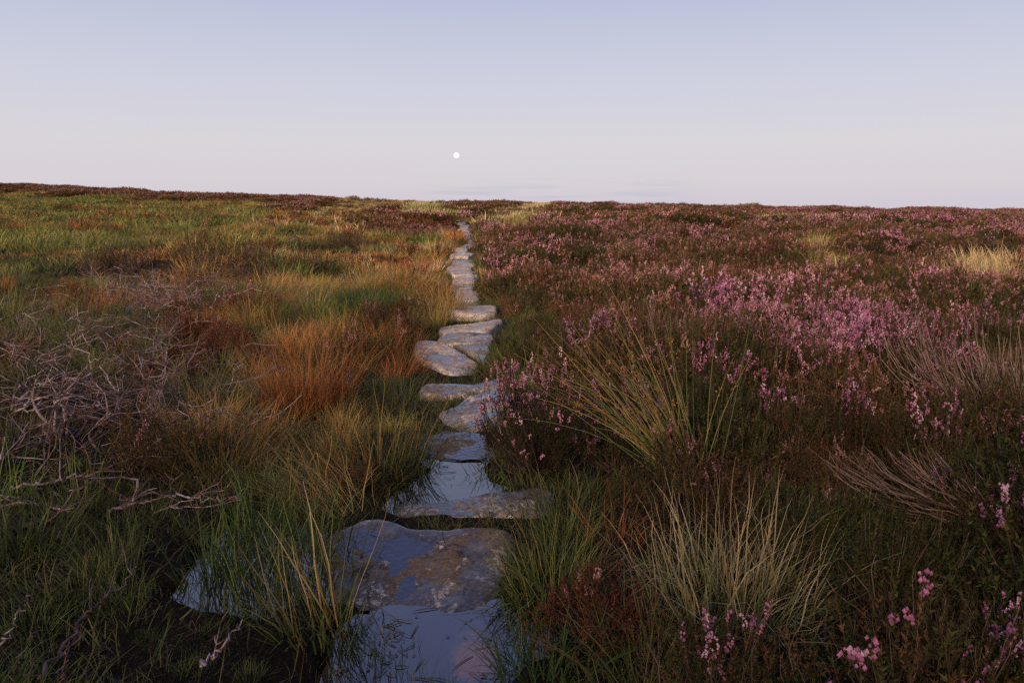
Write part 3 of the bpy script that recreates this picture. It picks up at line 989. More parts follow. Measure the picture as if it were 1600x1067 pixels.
def zone(x, y, r):
    z = tbase(x, y)
    px, py = project(x, y, z)
    n = len(x)
    d = x - pathx(np.minimum(y, PY_END))
    px = px + 60 * vn(x, y, .8, 51) * 4 / np.maximum(np.hypot(x, y), 2)
    pj = px + 60 * vn(x / np.maximum(y, 1) * 30, np.log(np.maximum(y, 1)) * 20, 3, 52)
    pyj = py + 16 * vn(x, y, 1.5, 53)
    p1 = np.where(y < 18, .95 * vn(x, y, .85, 61) + .35 * vn(x, y, .4, 62), vn(x, y, 1.7, 61) + .5 * vn(x, y, .6, 62))
    p2 = vn(x, y, 2.6, 63) + .5 * vn(x, y, .9, 64)

    def ch(items):
        names = [a for a, _ in items]; w = np.array([b for _, b in items], float); w /= w.sum()
        st = np.clip(np.hypot(x, y) * .055, .55, 6.0)
        k = np.random.default_rng(int(w[0] * 1e6) % 9973).integers(1, 9999)
        qn = vn(np.floor(x / .05) * .05 + 37.1 * (k % 89), y, .75, 100 + int(k) % 800) + .35 * vn(x, y, .3, 71)
        qf = vn(x + 11.3 * (k % 53), y, 2.6, 300 + int(k) % 500) + .4 * vn(x, y, .9, 72)
        q = np.where(np.hypot(x, y) < 16, qn, qf) + r.normal(0, .10, n)
        o = np.argsort(np.argsort(q)) / max(n, 1)
        cs = np.cumsum(w)
        perm = np.random.default_rng(3).permutation(len(names))
        cs = np.cumsum(w[perm])
        return np.array([IDX[names[a]] for a in perm])[np.minimum(np.searchsorted(cs, o), len(names) - 1)]
    out = np.full(n, IDX['none'])
    right = d > 0

    def put(mask, items):
        c = ch(items)
        out[mask] = c[mask]
    # --- right: heather
    put(right & (p1 > .25), [('h_pink', 3.2), ('h_mauve', 1), ('h_faded', 1), ('h_brown', 3), ('h_green', 2), ('h_bare', .7), ('g_tan', .3)])
    put(right & (p1 <= .25) & (p1 > -.12), [('h_pink', 2), ('h_brown', 3), ('h_russet', 1), ('h_green', 2), ('h_faded', 1.5), ('h_bare', .7)])
    put(right & (p1 <= -.12), [('h_brown', 3), ('h_green', 2.5), ('h_russet', 1), ('h_sparse', 2), ('h_bare', 1), ('g_tan', .4)])
    far = py < 372
    put(right & far, [('h_pink', 1.5), ('h_mauve', 1), ('h_faded', 3), ('h_brown', 5), ('h_russet', 1.2), ('h_green', 2.6), ('g_tan', 1.5), ('g_straw', .5)])
    put(right & far & (pj > 1150) & (p2 > -.2), [('h_mauve', 4), ('h_faded', 3), ('h_pink', 2), ('h_brown', 3)])
    low = right & (pyj > 560) & (pj > 930)
    put(low & (pj < 1300), [('h_sparse', 4), ('h_green', 2), ('h_brown', 3), ('h_mauve', 1.4), ('h_bare', .5)])
    put(low & (pj >= 1200) & (pyj < 680), [('h_mauve', 1.6), ('h_sparse', 3), ('h_green', 3), ('h_brown', 3)])
    put(right & (pyj > 740) & (pj > 930), [('h_green', 3.5), ('h_sparse', 3.5), ('h_brown', 2)])
    put(right & (y < 3.0) & (pj > 930), [('h_green', 4), ('h_sparse', 2)])
    put(right & ell(px, py, 1180, 530, 100, 60), [('h_pink', 4), ('h_mauve', 2), ('h_green', 1)])
    put(right & ell(px, py, 1330, 580, 80, 55), [('h_mauve', 4), ('h_green', 1)])
    put(right & ell(px, py, 860, 500, 75, 70), [('h_green', 2), ('h_brown', 3), ('h_russet', 2), ('g_dark', 1)])
    for (cx, cy, rx, ry) in ((815, 352, 58, 24), (1270, 350, 95, 9), (1275, 405, 40, 26), (1540, 430, 70, 24), (840, 328, 34, 6), (1200, 344, 40, 7)):
        put(right & ell(pj, py, cx, cy, rx, ry), [('g_straw', 4), ('g_tan', 2), ('g_bright', 3), ('h_brown', 1)])
    put(right & (d < .75) & (d > 0) & (y < 12), [('g_dark', 3), ('g_green', 2.5), ('h_green', 2), ('h_russet', .5)])
    put(right & (d < 1.0) & (y >= 12) & (y < 60), [('g_tan', 2), ('g_green', 2), ('h_brown', 2), ('h_pink', 2), ('h_russet', 1)])
    # --- left
    lf = ~right
    put(lf, [('g_dark', 3), ('g_green', 2), ('g_orange', 1), ('h_brown', .5)])
    put(lf & (pj < 430) & (pyj < 440), [('g_green', 4.5), ('g_bright', 1.8), ('g_dark', 2.5), ('g_tan', 2.5), ('g_orange', .8), ('h_bare', .6)])
    put(lf & (pj < 430) & (pyj < 440) & (p2 > .12), [('g_bright', 3), ('g_green', 3), ('g_tan', 1.5), ('g_dark', 1.5)])
    put(lf & (pj < 430) & (pyj < 440) & (p2 < -.38), [('g_tan', 3), ('h_bare', 1.5), ('h_brown', 1), ('g_dark', 2)])
    put(lf & (pj < 300) & (pyj > 390) & (pyj <= 570), [('g_dark', 6), ('g_green', 1.5), ('g_orange', .5), ('h_bare', .3)])
    put(lf & (pj >= 150) & (pj < 420) & (pyj > 400) & (pyj < 500), [('g_dark', 3), ('g_tan', 1), ('h_bare', 1.4), ('g_orange', 1), ('none', 2)])
    put(lf & (pj >= 400) & (pyj > 338) & (pyj < 490), [('g_orange', 3.6), ('g_tan', 4), ('g_green', 2), ('g_straw', .8), ('h_russet', .7), ('h_bare', .5), ('g_dark', 1)])
    put(lf & (pj >= 400) & (pyj > 338) & (pyj < 490) & (p2 > .25), [('g_tan', 3), ('g_green', 2), ('g_dark', 1)])
    put(lf & (pj >= 260) & (pj < 700) & (pyj >= 490) & (pyj < 800), [('g_orange', 2.6), ('g_dark', 3), ('g_green', 1.6), ('g_tan', 2), ('h_russet', .6)])
    put(lf & (pj >= 330) & (pj < 690) & (pyj >= 480) & (pyj < 560) & (p2 > .1), [('g_green', 3), ('g_dark', 2)])
    put(lf & (pj >= 540) & (pyj >= 520) & (pyj < 640), [('h_russet', 3), ('g_dark', 3), ('h_brown', 2), ('g_orange', 1)])
    put(lf & (pj >= 480) & (pyj >= 630) & (pyj < 800), [('g_dark', 4), ('g_tan', 1), ('g_orange', .8)])
    put(lf & (pj < 345) & (pyj > 590) & (pyj < 800), [('none', 6), ('g_dark', 2), ('h_brown', .8), ('h_bare', .8)])
    put(lf & (pyj >= 790), [('g_wet', 5), ('g_dark', .8)])
    put(lf & (pj < 380) & (pyj > 590) & (pyj < 670) & (pj > 300), [('g_dark', 2), ('none', 1), ('g_orange', 1)])
    put(lf & (pj >= 420) & (py < 338), [('g_tan', 4), ('g_straw', 2.5), ('g_green', 1.5), ('h_faded', .8), ('g_orange', .8), ('h_brown', .7)])
    put(lf & ell(px, py, 640, 358, 82, 18), [('h_faded', 3), ('h_brown', 3), ('h_russet', 2), ('h_pink', 1)])
    put(lf & ell(px, py, 662, 335, 34, 18), [('g_bright', 2), ('g_straw', 3)])
    crest = np.interp(px, CR_PX, CR_PY)
    put(lf & (px < 520) & (py < crest + 11), [('h_faded', 3), ('h_mauve', 1), ('h_brown', 5), ('h_russet', 1)])
    put(lf & (px < 520) & (py >= crest + 11) & (py < crest + 17), [('h_faded', 1), ('h_brown', 2), ('g_tan', 3), ('g_green', 2)])
    return out, px, py, d


def jgrid(x0, x1, y0, y1, sp, r):
    ny = int((y1 - y0) / (sp * .87)); nx = int((x1 - x0) / sp)
    X, Y = np.meshgrid(np.arange(nx), np.arange(ny))
    X = x0 + (X + .5 * (Y % 2) + r.uniform(-.38, .38, X.shape)) * sp
    Y = y0 + (Y + r.uniform(-.38, .38, Y.shape)) * sp * .87
    return X.ravel(), Y.ravel()


def mound(x, y):
    d = np.hypot(x, y)
    a = vn(x, y, .95, 141) * 1.5 + .5 * vn(x, y, .4, 142)
    b = vn(x, y, 2.4, 143) * 1.7 + .5 * vn(x, y, .9, 142)
    c = vn(x, y, 6.0, 144) * 1.6 + vn(x, y, 2.4, 143)
    w1 = sstep(10, 20, d); w2 = sstep(35, 70, d)
    return np.clip(1.0 + .75 * (a * (1 - w1) + 1.35 * b * w1 * (1 - w2) + 1.3 * c * w2), .42, 1.7)


HERO_KEEP = []       # (x, y, r) circles kept clear for hand-placed plants


def clear_mask(x, y, margin):
    d = np.abs(x - pathx(y))
    ok = (puddle_sd(x, y) > margin * .6) & (stone_sd(x, y) > margin)
    ok &= (d > .34 + margin * .4) | (y > PY_END + 1)
    for hx, hy, hr in HERO_KEEP:
        ok &= np.hypot(x - hx, y - hy) > hr
    return ok


def at(px, py, off=0.0):
    p = on_base(px, py)
    return np.array([p[0], p[1], float(terr(np.array([p[0]]), np.array([p[1]]))[0]) + off])


# ------------------------------------------------------------------ hand-placed plants of the foreground
def heather_thing(parts, loc, rz, s, label, group, sz=1.0):
    e = link('heather_bush', None, loc=loc)
    e.empty_display_size = .2
    e.rotation_euler = (0, 0, float(rz)); e.scale = (float(s), float(s), float(s * sz))
    tag(e, label, 'heather', group)
    for nm, me in parts:
        link(nm, me, e)
    return e


def hero_tussock(px, py, spec, label, cat='grass tussock', keep=.2, name='grass_tussock', group=None, extra=None):
    loc = at(px, py)
    b = MB()
    r = np.random.default_rng(int(px * 3 + py))
    for s in (spec if isinstance(spec, list) else [spec]):
        blades(b, r, **s)
    o = link(name, b.mesh(name, M_GRASS), loc=loc)
    tag(o, label, cat, group)
    HERO_KEEP.append((loc[0], loc[1], keep))
    return o


hero_tussock(1140, 965, [dict(n=400, rad=.28, Lr=(.18, .50), w=.0042, tilt=.6, bend=.75, segs=8, cols=G_STRAW, tip=T_STRAW, tipmix=.9, lean=(.05, 0)),
                         dict(n=320, rad=.30, Lr=(.12, .30), w=.004, tilt=.7, bend=.9, segs=6, cols=G_GREEN, tip=G_STRAW, tipmix=.6), dict(n=120, rad=.32, Lr=(.1, .3), w=.0036, tilt=1.1, bend=1.2, segs=6, cols=G_TAN)],
             'pale straw-tipped grass tussock alone among dark heather at the lower right', keep=.46)
hero_tussock(862, 925, [dict(n=420, rad=.19, Lr=(.12, .34), w=.0038, tilt=.8, bend=.9, segs=6, cols=G_GREEN + [(A(.10, .09, .03), 1)], tip=T_TAN, tipmix=.45),
                        dict(n=50, rad=.15, Lr=(.24, .42), w=.003, tilt=.5, bend=.6, segs=6, cols=G_TAN, tip=T_OR, tipmix=.6)],
             'bushy green grass tussock at the right edge of the big dark slab', keep=.2)
hero_tussock(965, 855, [dict(n=80, rad=.12, Lr=(.18, .42), w=.0032, tilt=.8, bend=1.3, segs=7, cols=G_ORANGE, tip=T_OR, tipmix=.7)],
             'small russet tuft of curling grass below the leaning rush clump', keep=.14)
hero_tussock(480, 645, [dict(n=560, rad=.26, Lr=(.25, .82), w=.0046, tilt=.5, bend=.55, segs=7, cols=G_ORANGE[:2], tip=T_OR, tipmix=.9, lean=(.05, 0)),
                        dict(n=200, rad=.26, Lr=(.15, .4), w=.004, tilt=.8, bend=.8, segs=5, cols=G_DARK)],
             'tallest orange grass tussock, beside the tangle of dead branches', keep=.28)
hero_tussock(345, 745, [dict(n=650, rad=.26, Lr=(.2, .52), w=.0036, tilt=.95, bend=.9, segs=6, cols=[(A(.085, .060, .022), 2), (A(.05, .05, .018), 2), (A(.13, .06, .022), 1)], tip=T_OR, tipmix=.5)],
             'low rounded brown-green tussock right of the bare peat', keep=.3)
hero_tussock(590, 735, [dict(n=420, rad=.28, Lr=(.2, .48), w=.0038, tilt=.8, bend=.9, segs=6, cols=G_DARK, tip=T_TAN, tipmix=.4),
                        dict(n=80, rad=.22, Lr=(.3, .6), w=.0034, tilt=.7, bend=.7, segs=6, cols=G_ORANGE, tip=T_OR, tipmix=.6)],
             'dark green tussock overhanging the left bank of the middle puddle', keep=.28)
hero_tussock(520, 790, [dict(n=320, rad=.2, Lr=(.25, .6), w=.0034, tilt=.5, bend=1.1, segs=7, cols=G_TAN + G_DARK[:1], tip=T_TAN, tipmix=.7, azbias=(2.6, .5), tmin=.5)],
             'flattened sweep of tan grass combed to the left beside the big dark slab', keep=.22)
hero_tussock(690, 492, [dict(n=420, rad=.3, Lr=(.25, .66), w=.0052, tilt=.6, bend=.7, segs=6, cols=G_TAN, tip=T_TAN, tipmix=.8, lean=(-.15, 0)),
                        dict(n=200, rad=.28, Lr=(.15, .4), w=.005, tilt=.8, bend=.8, segs=5, cols=G_GREEN)],
             'golden tussock at the left verge of the path by the white puddle', keep=.3)
hero_tussock(575, 505, [dict(n=420, rad=.35, Lr=(.2, .5), w=.0055, tilt=.8, bend=.8, segs=5, cols=[(A(.05, .10, .025), 3), (A(.08, .13, .035), 2)], tip=G_GREEN, tipmix=.3)],
             'fresh green tussock left of the golden verge tussock', keep=.3)
hero_tussock(810, 590, [dict(n=420, rad=.24, Lr=(.16, .45), w=.0046, tilt=.7, bend=.8, segs=6, cols=G_DARK + [(A(.10, .075, .025), 2)], tip=T_OR, tipmix=.4)],
             'dark tussock with rusty tips on the right verge behind the front pink heather', keep=.25)
hero_tussock(500, 985, [dict(n=120, rad=.14, Lr=(.16, .34), w=.0046, tilt=.6, bend=.7, segs=6, cols=G_GREEN + G_DARK, tip=T_TAN, tipmix=.4),
                        dict(n=26, rad=.14, Lr=(.35, .6), w=.0046, tilt=.6, bend=.3, segs=5, cols=G_TAN, tip=T_STRAW, tipmix=.7, azbias=(2.4, .5))],
             'rushy green tuft with stiff tan stalks between the grassy pool and the front puddle', keep=.22)
hero_tussock(850, 1050, [dict(n=130, rad=.14, Lr=(.12, .3), w=.0046, tilt=.7, bend=.8, segs=5, cols=[(A(.05, .13, .03), 2), (A(.07, .10, .03), 1)], tip=G_GREEN, tipmix=.3)],
             'small vivid green tuft on the right shore of the front puddle', keep=.12)


for px, py, sc_, lab in [(240, 384, 1.0, 'brightest yellow-green tuft in the middle of the green grass slope'), (398, 354, 1.1, 'round bright tuft where green grass gives way to orange'),
                         (335, 392, .8, 'green tuft between the brightest tuft and the flattened dead branches'), (478, 358, .9, 'bright green tuft among orange-brown grass left of the heather patch'),
                         (130, 362, 1.0, 'wide bright tuft in the upper left of the green grass slope'), (300, 345, 1.2, 'bright tuft high on the green slope under the skyline'),
                         (575, 345, 1.0, 'vivid green tuft beside the tall skyline rushes'), (55, 372, .8, 'bright tuft nearest the left edge of the green slope')]:
    dd_ = at(px, py)[1]; k_ = dd_ / 22.0
    hero_tussock(px, py, [dict(n=700, rad=.62 * sc_ * k_ ** .5, Lr=(.25, .62), w=.010 * k_, tilt=.7, bend=.9, segs=4, cols=G_BRIGHT + G_GREEN[:1], tip=G_BRIGHT, tipmix=.4)], lab, keep=.7 * sc_, group='bright tufts on the grassy slope')


def rush(px, py, n, H, leanv, label, w=.0055, rad=.10, spread=.5, heads=True, cols=None, keep=.2, group='rush clumps in the heather', off=.0):
    p0 = on_base(px, py, off)
    loc = np.array([p0[0], p0[1], float(terr(p0[0:1], p0[1:2])[0])])
    r = np.random.default_rng(int(px * 7 + py))
    cols = cols or [(A(.16, .21, .06), 4), (A(.24, .28, .09), 2), (A(.54, .38, .15), 2.5), (A(.46, .23, .075), 1.5)]
    ang = r.random(n) * 2 * pi
    root = np.stack([rad * np.sqrt(r.random(n)) * np.cos(ang), rad * np.sqrt(r.random(n)) * np.sin(ang), np.full(n, -.03)], 1)
    d = np.stack([r.normal(leanv[0], spread * .55, n), r.normal(leanv[1], spread * .3, n), np.ones(n)], 1)
    d /= np.linalg.norm(d, axis=1, keepdims=True)
    Ls = H * r.uniform(.55, 1.12, n)
    m = 8
    t = np.linspace(0, 1, m)
    droop = np.where(r.random(n) < .3, r.uniform(.15, .7, n), r.uniform(0, .14, n))
    bow = r.normal(0, .10, (n, 2))
    P = root[:, None] + d[:, None] * (t[None] * Ls[:, None])[:, :, None]
    side = np.stack([d[:, 0], d[:, 1], -np.ones(n) * .9], 1)
    P = P + side[:, None] * (droop[:, None] * t[None] ** 2.5 * Ls[:, None] * .6)[:, :, None]
    P[:, :, :2] += (t[None, :, None] ** 2) * bow[:, None] * Ls[:, None, None]
    R = w * .5 * np.clip(1.05 - .85 * t[None], .2, 1) * r.uniform(.7, 1.2, (n, 1))
    C0 = pick(r, cols, n); T = pick(r, T_TAN, n)
    f = np.clip((t - .35) / .65, 0, 1)[None, :, None] * r.uniform(.1, 1, (n, 1, 1))
    C = C0[:, None] * (1 - f) + T[:, None] * f
    e = link('rush_clump', None, loc=loc)
    tag(e, label, 'rush clump', group)
    bs = MB(); tubes(bs, P, R, C, 4)
    link('stalks', bs.mesh('stalks', M_GRASS, True), e)
    if heads:
        bh = MB()
        k = np.where(r.random(n) < .45)[0]
        for i in k:
            c0 = P[i, 5] * .6 + P[i, 6] * .4
            q = int(r.integers(5, 11))
            pts = c0 + r.normal(0, .010, (q, 3)) + np.outer(r.uniform(-.015, .015, q), d[i])
            dots(bh, r, pts, r.uniform(.0026, .0048, q), pick(r, [(A(.24, .11, .04), 2), (A(.15, .07, .03), 1)], q))
        if bh.n:
            link('seed_heads', bh.mesh('seed_heads', M_STEM), e)
    HERO_KEEP.append((loc[0], loc[1], keep))
    return e


rush(1092, 752, 92, 1.12, (-.60, .10), 'large rush clump leaning left over the pink heather in the foreground', spread=.50, w=.0072, keep=.36, group='rush clumps in the near heather', off=.10)
rush(1275, 455, 46, 1.05, (.0, .0), 'upright tan rush clump in the middle of the heather on the right', spread=.22, w=.009, keep=.3)
rush(1555, 470, 55, 1.0, (-.1, .0), 'wide straw-coloured rush clump at the right edge of the heather', spread=.5, rad=.5, w=.008, keep=.3)
rush(1480, 462, 40, .8, (-.2, .0), 'low pale rush clump left of the wide one at the right edge', spread=.5, rad=.3, w=.008, keep=.3, heads=False)
rush(672, 348, 160, 1.15, (0, 0), 'tall yellow-green rush clump on the skyline left of the path end', spread=.35, rad=.7, w=.024, heads=False, keep=.8, group='far rush clumps', cols=[(A(.19, .19, .05), 2), (A(.26, .22, .08), 1)])
rush(812, 370, 150, 1.0, (.0, 0), 'yellow-green rush clump just right of the path end', spread=.45, rad=.9, w=.019, heads=False, keep=.6, group='far rush clumps', cols=[(A(.20, .20, .06), 2), (A(.30, .24, .10), 1)])
for q, (px, py, lab) in enumerate([(1245, 470, 'thin rusty stalks just left of the upright tan rush clump'), (1160, 560, 'few rusty stalks between the two flowering heather mounds'),
                                   (1350, 700, 'single rusty stalks in the dark heather right of the leaning rush'), (1240, 585, 'rusty stalks behind the brightest mauve heather'),
                                   (1180, 690, 'upright rusty stalks immediately right of the leaning rush clump'), (985, 560, 'thin stalks behind the front pink heather'),
                                   (1100, 470, 'sparse tan stalks in heather far behind the leaning rush')]):
    rush(px, py, 7, .72, (0, 0), lab, spread=.2, rad=.15, w=.0048 + .00001 * max(0, 700 - py), keep=.02, group='loose rush stalks in the heather', cols=[(A(.30, .14, .05), 2), (A(.22, .15, .06), 1)])
r0 = np.random.default_rng(77)
hb = finish_heather(*heather(np.random.default_rng(500), R=.38, H=.60, n=280, side=3, nd=18, flower=.85, leaf=MIXED_L + GREEN_L[:1], fcol=PINK, fl_n=11, fl_s=.0042))
loc = at(842, 735); HERO_KEEP.append((loc[0], loc[1], .32))
heather_thing(hb, loc, .4, 1.0, 'tall pink-flowering heather bush leaning over the middle puddle, nearest the path', 'heather bushes at the path edge')
hm = [finish_heather(*heather(np.random.default_rng(610 + q), R=.42, H=.40, n=300, side=3, nd=15, flower=f_, leaf=MIXED_L + GREEN_L[:1], fcol=c_, fl_n=11, fl_s=.0042)) for q, (f_, c_) in enumerate([(1.5, PINK), (1.9, MAUVE)])]
NEAR_H['hero_pink'] = [hm[0]]; NEAR_H['hero_mauve'] = [hm[1]]
for (px, py, key, s, lab) in [(975, 740, 'mauve', .95, 'heather bush with purple sprays in front of the leaning rush clump'),
                              (1190, 605, 'hero_pink', 1.1, 'broad mound of pink heather directly behind the leaning rush clump'),
                              (1335, 620, 'hero_mauve', 1.15, 'brightest mauve heather mound, right of the broad pink mound'),
                              (1480, 505, 'mauve', 1.3, 'mauve heather mound at the foot of the right-hand rushes'),
                              (700, 575, None, 1, None)]:
    if key is None: continue
    loc = at(px, py); HERO_KEEP.append((loc[0], loc[1], .34))
    heather_thing(NEAR_H[key][0], loc, r0.random() * 6, s, lab, 'landmark heather mounds')
bb = finish_heather(*heather(np.random.default_rng(901), R=.42, H=.34, n=230, side=1, nd=10, flower=0, leaf=GREEN_L, fcol=PINK, barefrac=.8, stemr=.0024, lean=(-2.3, -.2), stemcol=[(A(.22, .16, .13), 2), (A(.11, .075, .06), 3)]))
loc = at(1665, 835); HERO_KEEP.append((loc[0], loc[1], .25))
heather_thing(bb, loc, 0, 1.0, 'old straggly heather with long bare grey stems swept to the left, lower right', 'landmark heather mounds')
bb2 = finish_heather(*heather(np.random.default_rng(902), R=.45, H=.6, n=220, side=1, nd=10, flower=.1, leaf=BROWN_L, fcol=MAUVE, barefrac=.65, stemr=.0022, lean=(-.7, 0), stemcol=[(A(.20, .145, .12), 2), (A(.10, .07, .055), 2)]))
loc = at(1590, 700); HERO_KEEP.append((loc[0], loc[1], .2))
heather_thing(bb2, loc, 0, 1.0, 'grey twiggy heather bush behind the swept bare stems at the right edge', 'landmark heather mounds')


# ------------------------------------------------------------------ dead wood
def grow(r, p, d, Ln, rad, depth, out, damp=.5, maxd=3, crook=.30):
    n = max(5, int(Ln / .035))
    pts = [np.array(p)]; rs_ = [rad]
    d = np.array(d, float); d /= np.linalg.norm(d)
    for i in range(n):
        d = d + r.normal(0, crook * (2.6 if r.random() < .16 else .55), 3) * np.array([1, 1, .7])
        d[2] = d[2] * (1 - .12 * damp) + .012
        d /= np.linalg.norm(d)
        pts.append(pts[-1] + d * Ln / n)
        rr = 1.0 * rad * (1 - .82 * (i + 1) / n) * r.uniform(.88, 1.12)
        rs_.append(max(rr, .0016))
        if depth < maxd and i > 0 and r.random() < (.36 if depth == 0 else .25):
            dd = d + r.normal(0, .75, 3) * np.array([1, 1, .7]); dd[2] += .1
            grow(r, pts[-1], dd, Ln * r.uniform(.35, .65), rr * r.uniform(.55, .85), depth + 1, out, damp, maxd, crook)
    out.append((np.array(pts), np.array(rs_), depth))


def dead_thing(name, loc, branches, label, cat, group, r, col=((.15, .11, .09), (.09, .062, .05), (.37, .32, .31), (.16, .07, .04), (.06, .042, .033), (.22, .175, .165))):
    st, tw = MB(), MB()
    for P, R, dep in branches:
        # subdivide for roundness
        c = np.array(col[int(r.integers(len(col)))]) * r.uniform(.75, 1.2)
        tubes(st if dep <= 1 else tw, P[None], R[None], c[None], 6 if dep <= 1 else 4)
    e = link(name, None, loc=loc)
    tag(e, label, cat, group)
    if st.n: link('limbs', st.mesh('limbs', M_WOOD, True), e)
    if tw.n: link('twigs', tw.mesh('twigs', M_WOOD, True), e)
    return e


def dead_shrub(px, py, seed, dirs, label, Ln=.8, rad=.011, group='dead heather skeletons', maxd=3, damp=.6):
    r = np.random.default_rng(seed)
    out = []
    for d in dirs:
        grow(r, (r.normal(0, .04), r.normal(0, .04), -.03), d, Ln * r.uniform(.7, 1.1), rad * r.uniform(.7, 1.15), 0, out, damp, maxd)
    return dead_thing('dead_shrub', at(px, py), out, label, 'dead shrub', group, r)


dead_shrub(105, 690, 31, [(-.3, .2, 1), (.1, .3, 1), (.35, .1, 1), (.6, .3, .8), (-.5, .2, .9), (.2, .1, .7)], 'tallest dead heather skeleton standing on the bare peat at the left', .85, .012)
dead_shrub(175, 700, 32, [(.8, .1, .35), (1, .3, .25), (.7, .5, .4), (.9, -.1, .2), (.8, .3, .5), (1, .1, .15)], 'dead heather branches fanning right toward the orange tussocks', 1.0, .009)
dead_shrub(30, 590, 33, [(.6, .1, .6), (.9, .2, .5), (-.3, .2, .6), (.3, .2, .8), (1, 0, .3)], 'dead heather skeleton at the left edge behind the tallest one', .9, .010)
dead_shrub(160, 800, 34, [(.5, .3, .35), (-.6, .1, .2), (.8, -.1, .12), (-.5, -.3, .1), (.3, .6, .4)], 'grey dead bush sprawled flat on peat below the tallest skeleton', .6, .010)
dead_shrub(5, 720, 35, [(.5, .1, .4), (.3, .5, .4), (.8, -.1, .25)], 'dead branch bundle poking in from the left edge', .6, .010)
dead_shrub(275, 665, 36, [(.4, .3, .8), (.2, .1, 1), (.7, .2, .6), (-.2, .3, .7)], 'forked dead twigs rising between skeleton and orange tussock', .6, .008)
dead_shrub(250, 585, 46, [(.5, .3, .7), (.3, .2, 1), (.8, .1, .5), (-.4, .3, .6), (.9, .3, .35)], 'dead heather skeleton behind the forked dead twigs', .75, .009)
dead_shrub(210, 640, 47, [(-.6, .1, .35), (.6, .1, .3), (.2, .3, .7), (1, .2, .2)], 'low dead heather sprawl in the middle of the branch tangle', .8, .009)
dead_shrub(330, 640, 48, [(.8, .1, .3), (.6, .4, .35), (-.5, .3, .3), (.3, .2, .6)], 'fine dead twigs lying against the brown-green tussock', .65, .007)
dead_shrub(20, 650, 50, [(.3, .2, .8), (.7, .3, .5), (-.3, .1, .9), (.9, .1, .3), (.1, .5, .7)], 'dark dead bush thick with twigs against the left edge', .75, .012)
dead_shrub(60, 745, 51, [(.5, .3, .5), (-.4, .2, .5), (.9, .2, .2), (.2, .4, .9)], 'short dead stems on the peat in front of the dark dead bush', .55, .011)
dead_shrub(80, 560, 49, [(.9, .2, .35), (.3, .3, .6), (-.8, .1, .3), (.6, .5, .4)], 'fine dead branches in dark grass behind the left-edge skeleton', .8, .008)
for q, (px, py) in enumerate([(215, 470), (260, 488), (305, 478), (345, 492), (240, 505), (290, 512), (190, 492), (370, 470), (330, 505), (225, 490)]):
    rr_ = np.random.default_rng(60 + q)
    dead_shrub(px, py, 60 + q, [(rr_.uniform(-1, 1), rr_.uniform(-.4, .4), rr_.uniform(.05, .45)) for _ in range(6)], 'flattened dead heather branches among green grass behind the main tangle', .95, .011, group='flattened dead branches', maxd=2, damp=1.2)
for q, (px, py, lab) in enumerate([(110, 392, 'upright dead twigs in the green grass left of the bright tufts'), (155, 435, 'short dead twigs in dark grass left of the flattened branches'),
                                   (335, 355, 'low dark dead twigs beside a bright green tuft'), (150, 345, 'far pale dead heather on the grassy rise'), (440, 410, 'dead twigs at the foot of the orange slope')]):
    dead_shrub(px, py, 90 + q, [(.2, .2, .9), (-.4, .1, .6), (.6, .2, .4)], lab, .7, .012, group='scattered dead twigs', maxd=2)


def stick(pxs, zs, rad, seed, label, kids=2):
    """a fallen branch laid through ground points given in the photograph"""
    r = np.random.default_rng(seed)
    P = np.array([on_base(px, py, z) for (px, py), z in zip(pxs, zs)])
    t = np.linspace(0, len(P) - 1, len(P) * 7)
    Q = np.stack([np.interp(t, np.arange(len(P)), P[:, i]) for i in range(3)], 1)
    Q[1:-1] += r.normal(0, .008, Q[1:-1].shape)
    loc = Q[0].copy()
    R = rad * np.linspace(1, .35, len(Q)) * r.uniform(.85, 1.15, len(Q))
    out = [(Q - loc, R, 0)]
    for k in range(kids):
        i = int(r.integers(len(Q) // 3, len(Q) - 2))
        d = (Q[i + 1] - Q[i]) / np.linalg.norm(Q[i + 1] - Q[i]) + r.normal(0, .6, 3); d[2] = abs(d[2]) + .05
        grow(r, Q[i] - loc, d, r.uniform(.1, .22), R[i] * .75, 1, out, .6, 2)
    dead_thing('dead_branch', loc, out, label, 'dead branch', 'fallen branches in the wet grass', r)


stick([(170, 800), (215, 785), (268, 774)], [.06, .08, .10], .009, 1, 'pale horizontal branch lying above the wet grass, beneath the peat', 1)
stick([(270, 774), (320, 780), (372, 782)], [.07, .08, .06], .006, 2, 'thin grey twig running right from the pale horizontal branch', 2)
stick([(60, 1060), (120, 980), (160, 940), (215, 885)], [.06, .10, .14, .20], .008, 3, 'twisted knobbly branch rising from the grass at the lower left', 5)
stick([(315, 1040), (345, 1010), (378, 968)], [.06, .12, .16], .006, 4, 'short bent twig beside the grassy pool', 2)
stick([(0, 1010), (25, 970), (48, 930)], [.1, .18, .28], .004, 5, 'straight reddish stalk leaning in the grass at the lower left corner', 0)
stick([(10, 1067), (40, 1020), (60, 975)], [.05, .15, .26], .004, 6, 'second reddish stalk just right of the corner stalk', 1)
stick([(95, 1067), (105, 1040), (108, 1005)], [.05, .12, .2], .005, 7, 'stubby forked twig at the bottom left in grass', 2)
stick([(20, 760), (80, 755), (140, 735)], [.05, .07, .12], .009, 8, 'brown branch lying on bare peat under the dead skeleton', 3)
stick([(20, 830), (70, 815), (150, 770)], [.05, .06, .08], .012, 9, 'curved brown branch along the near edge of the bare peat', 3)
stick([(535, 640), (545, 590), (548, 570)], [.15, .40, .52], .006, 10, 'pale bare twig standing in front of the tallest orange tussock', 1)

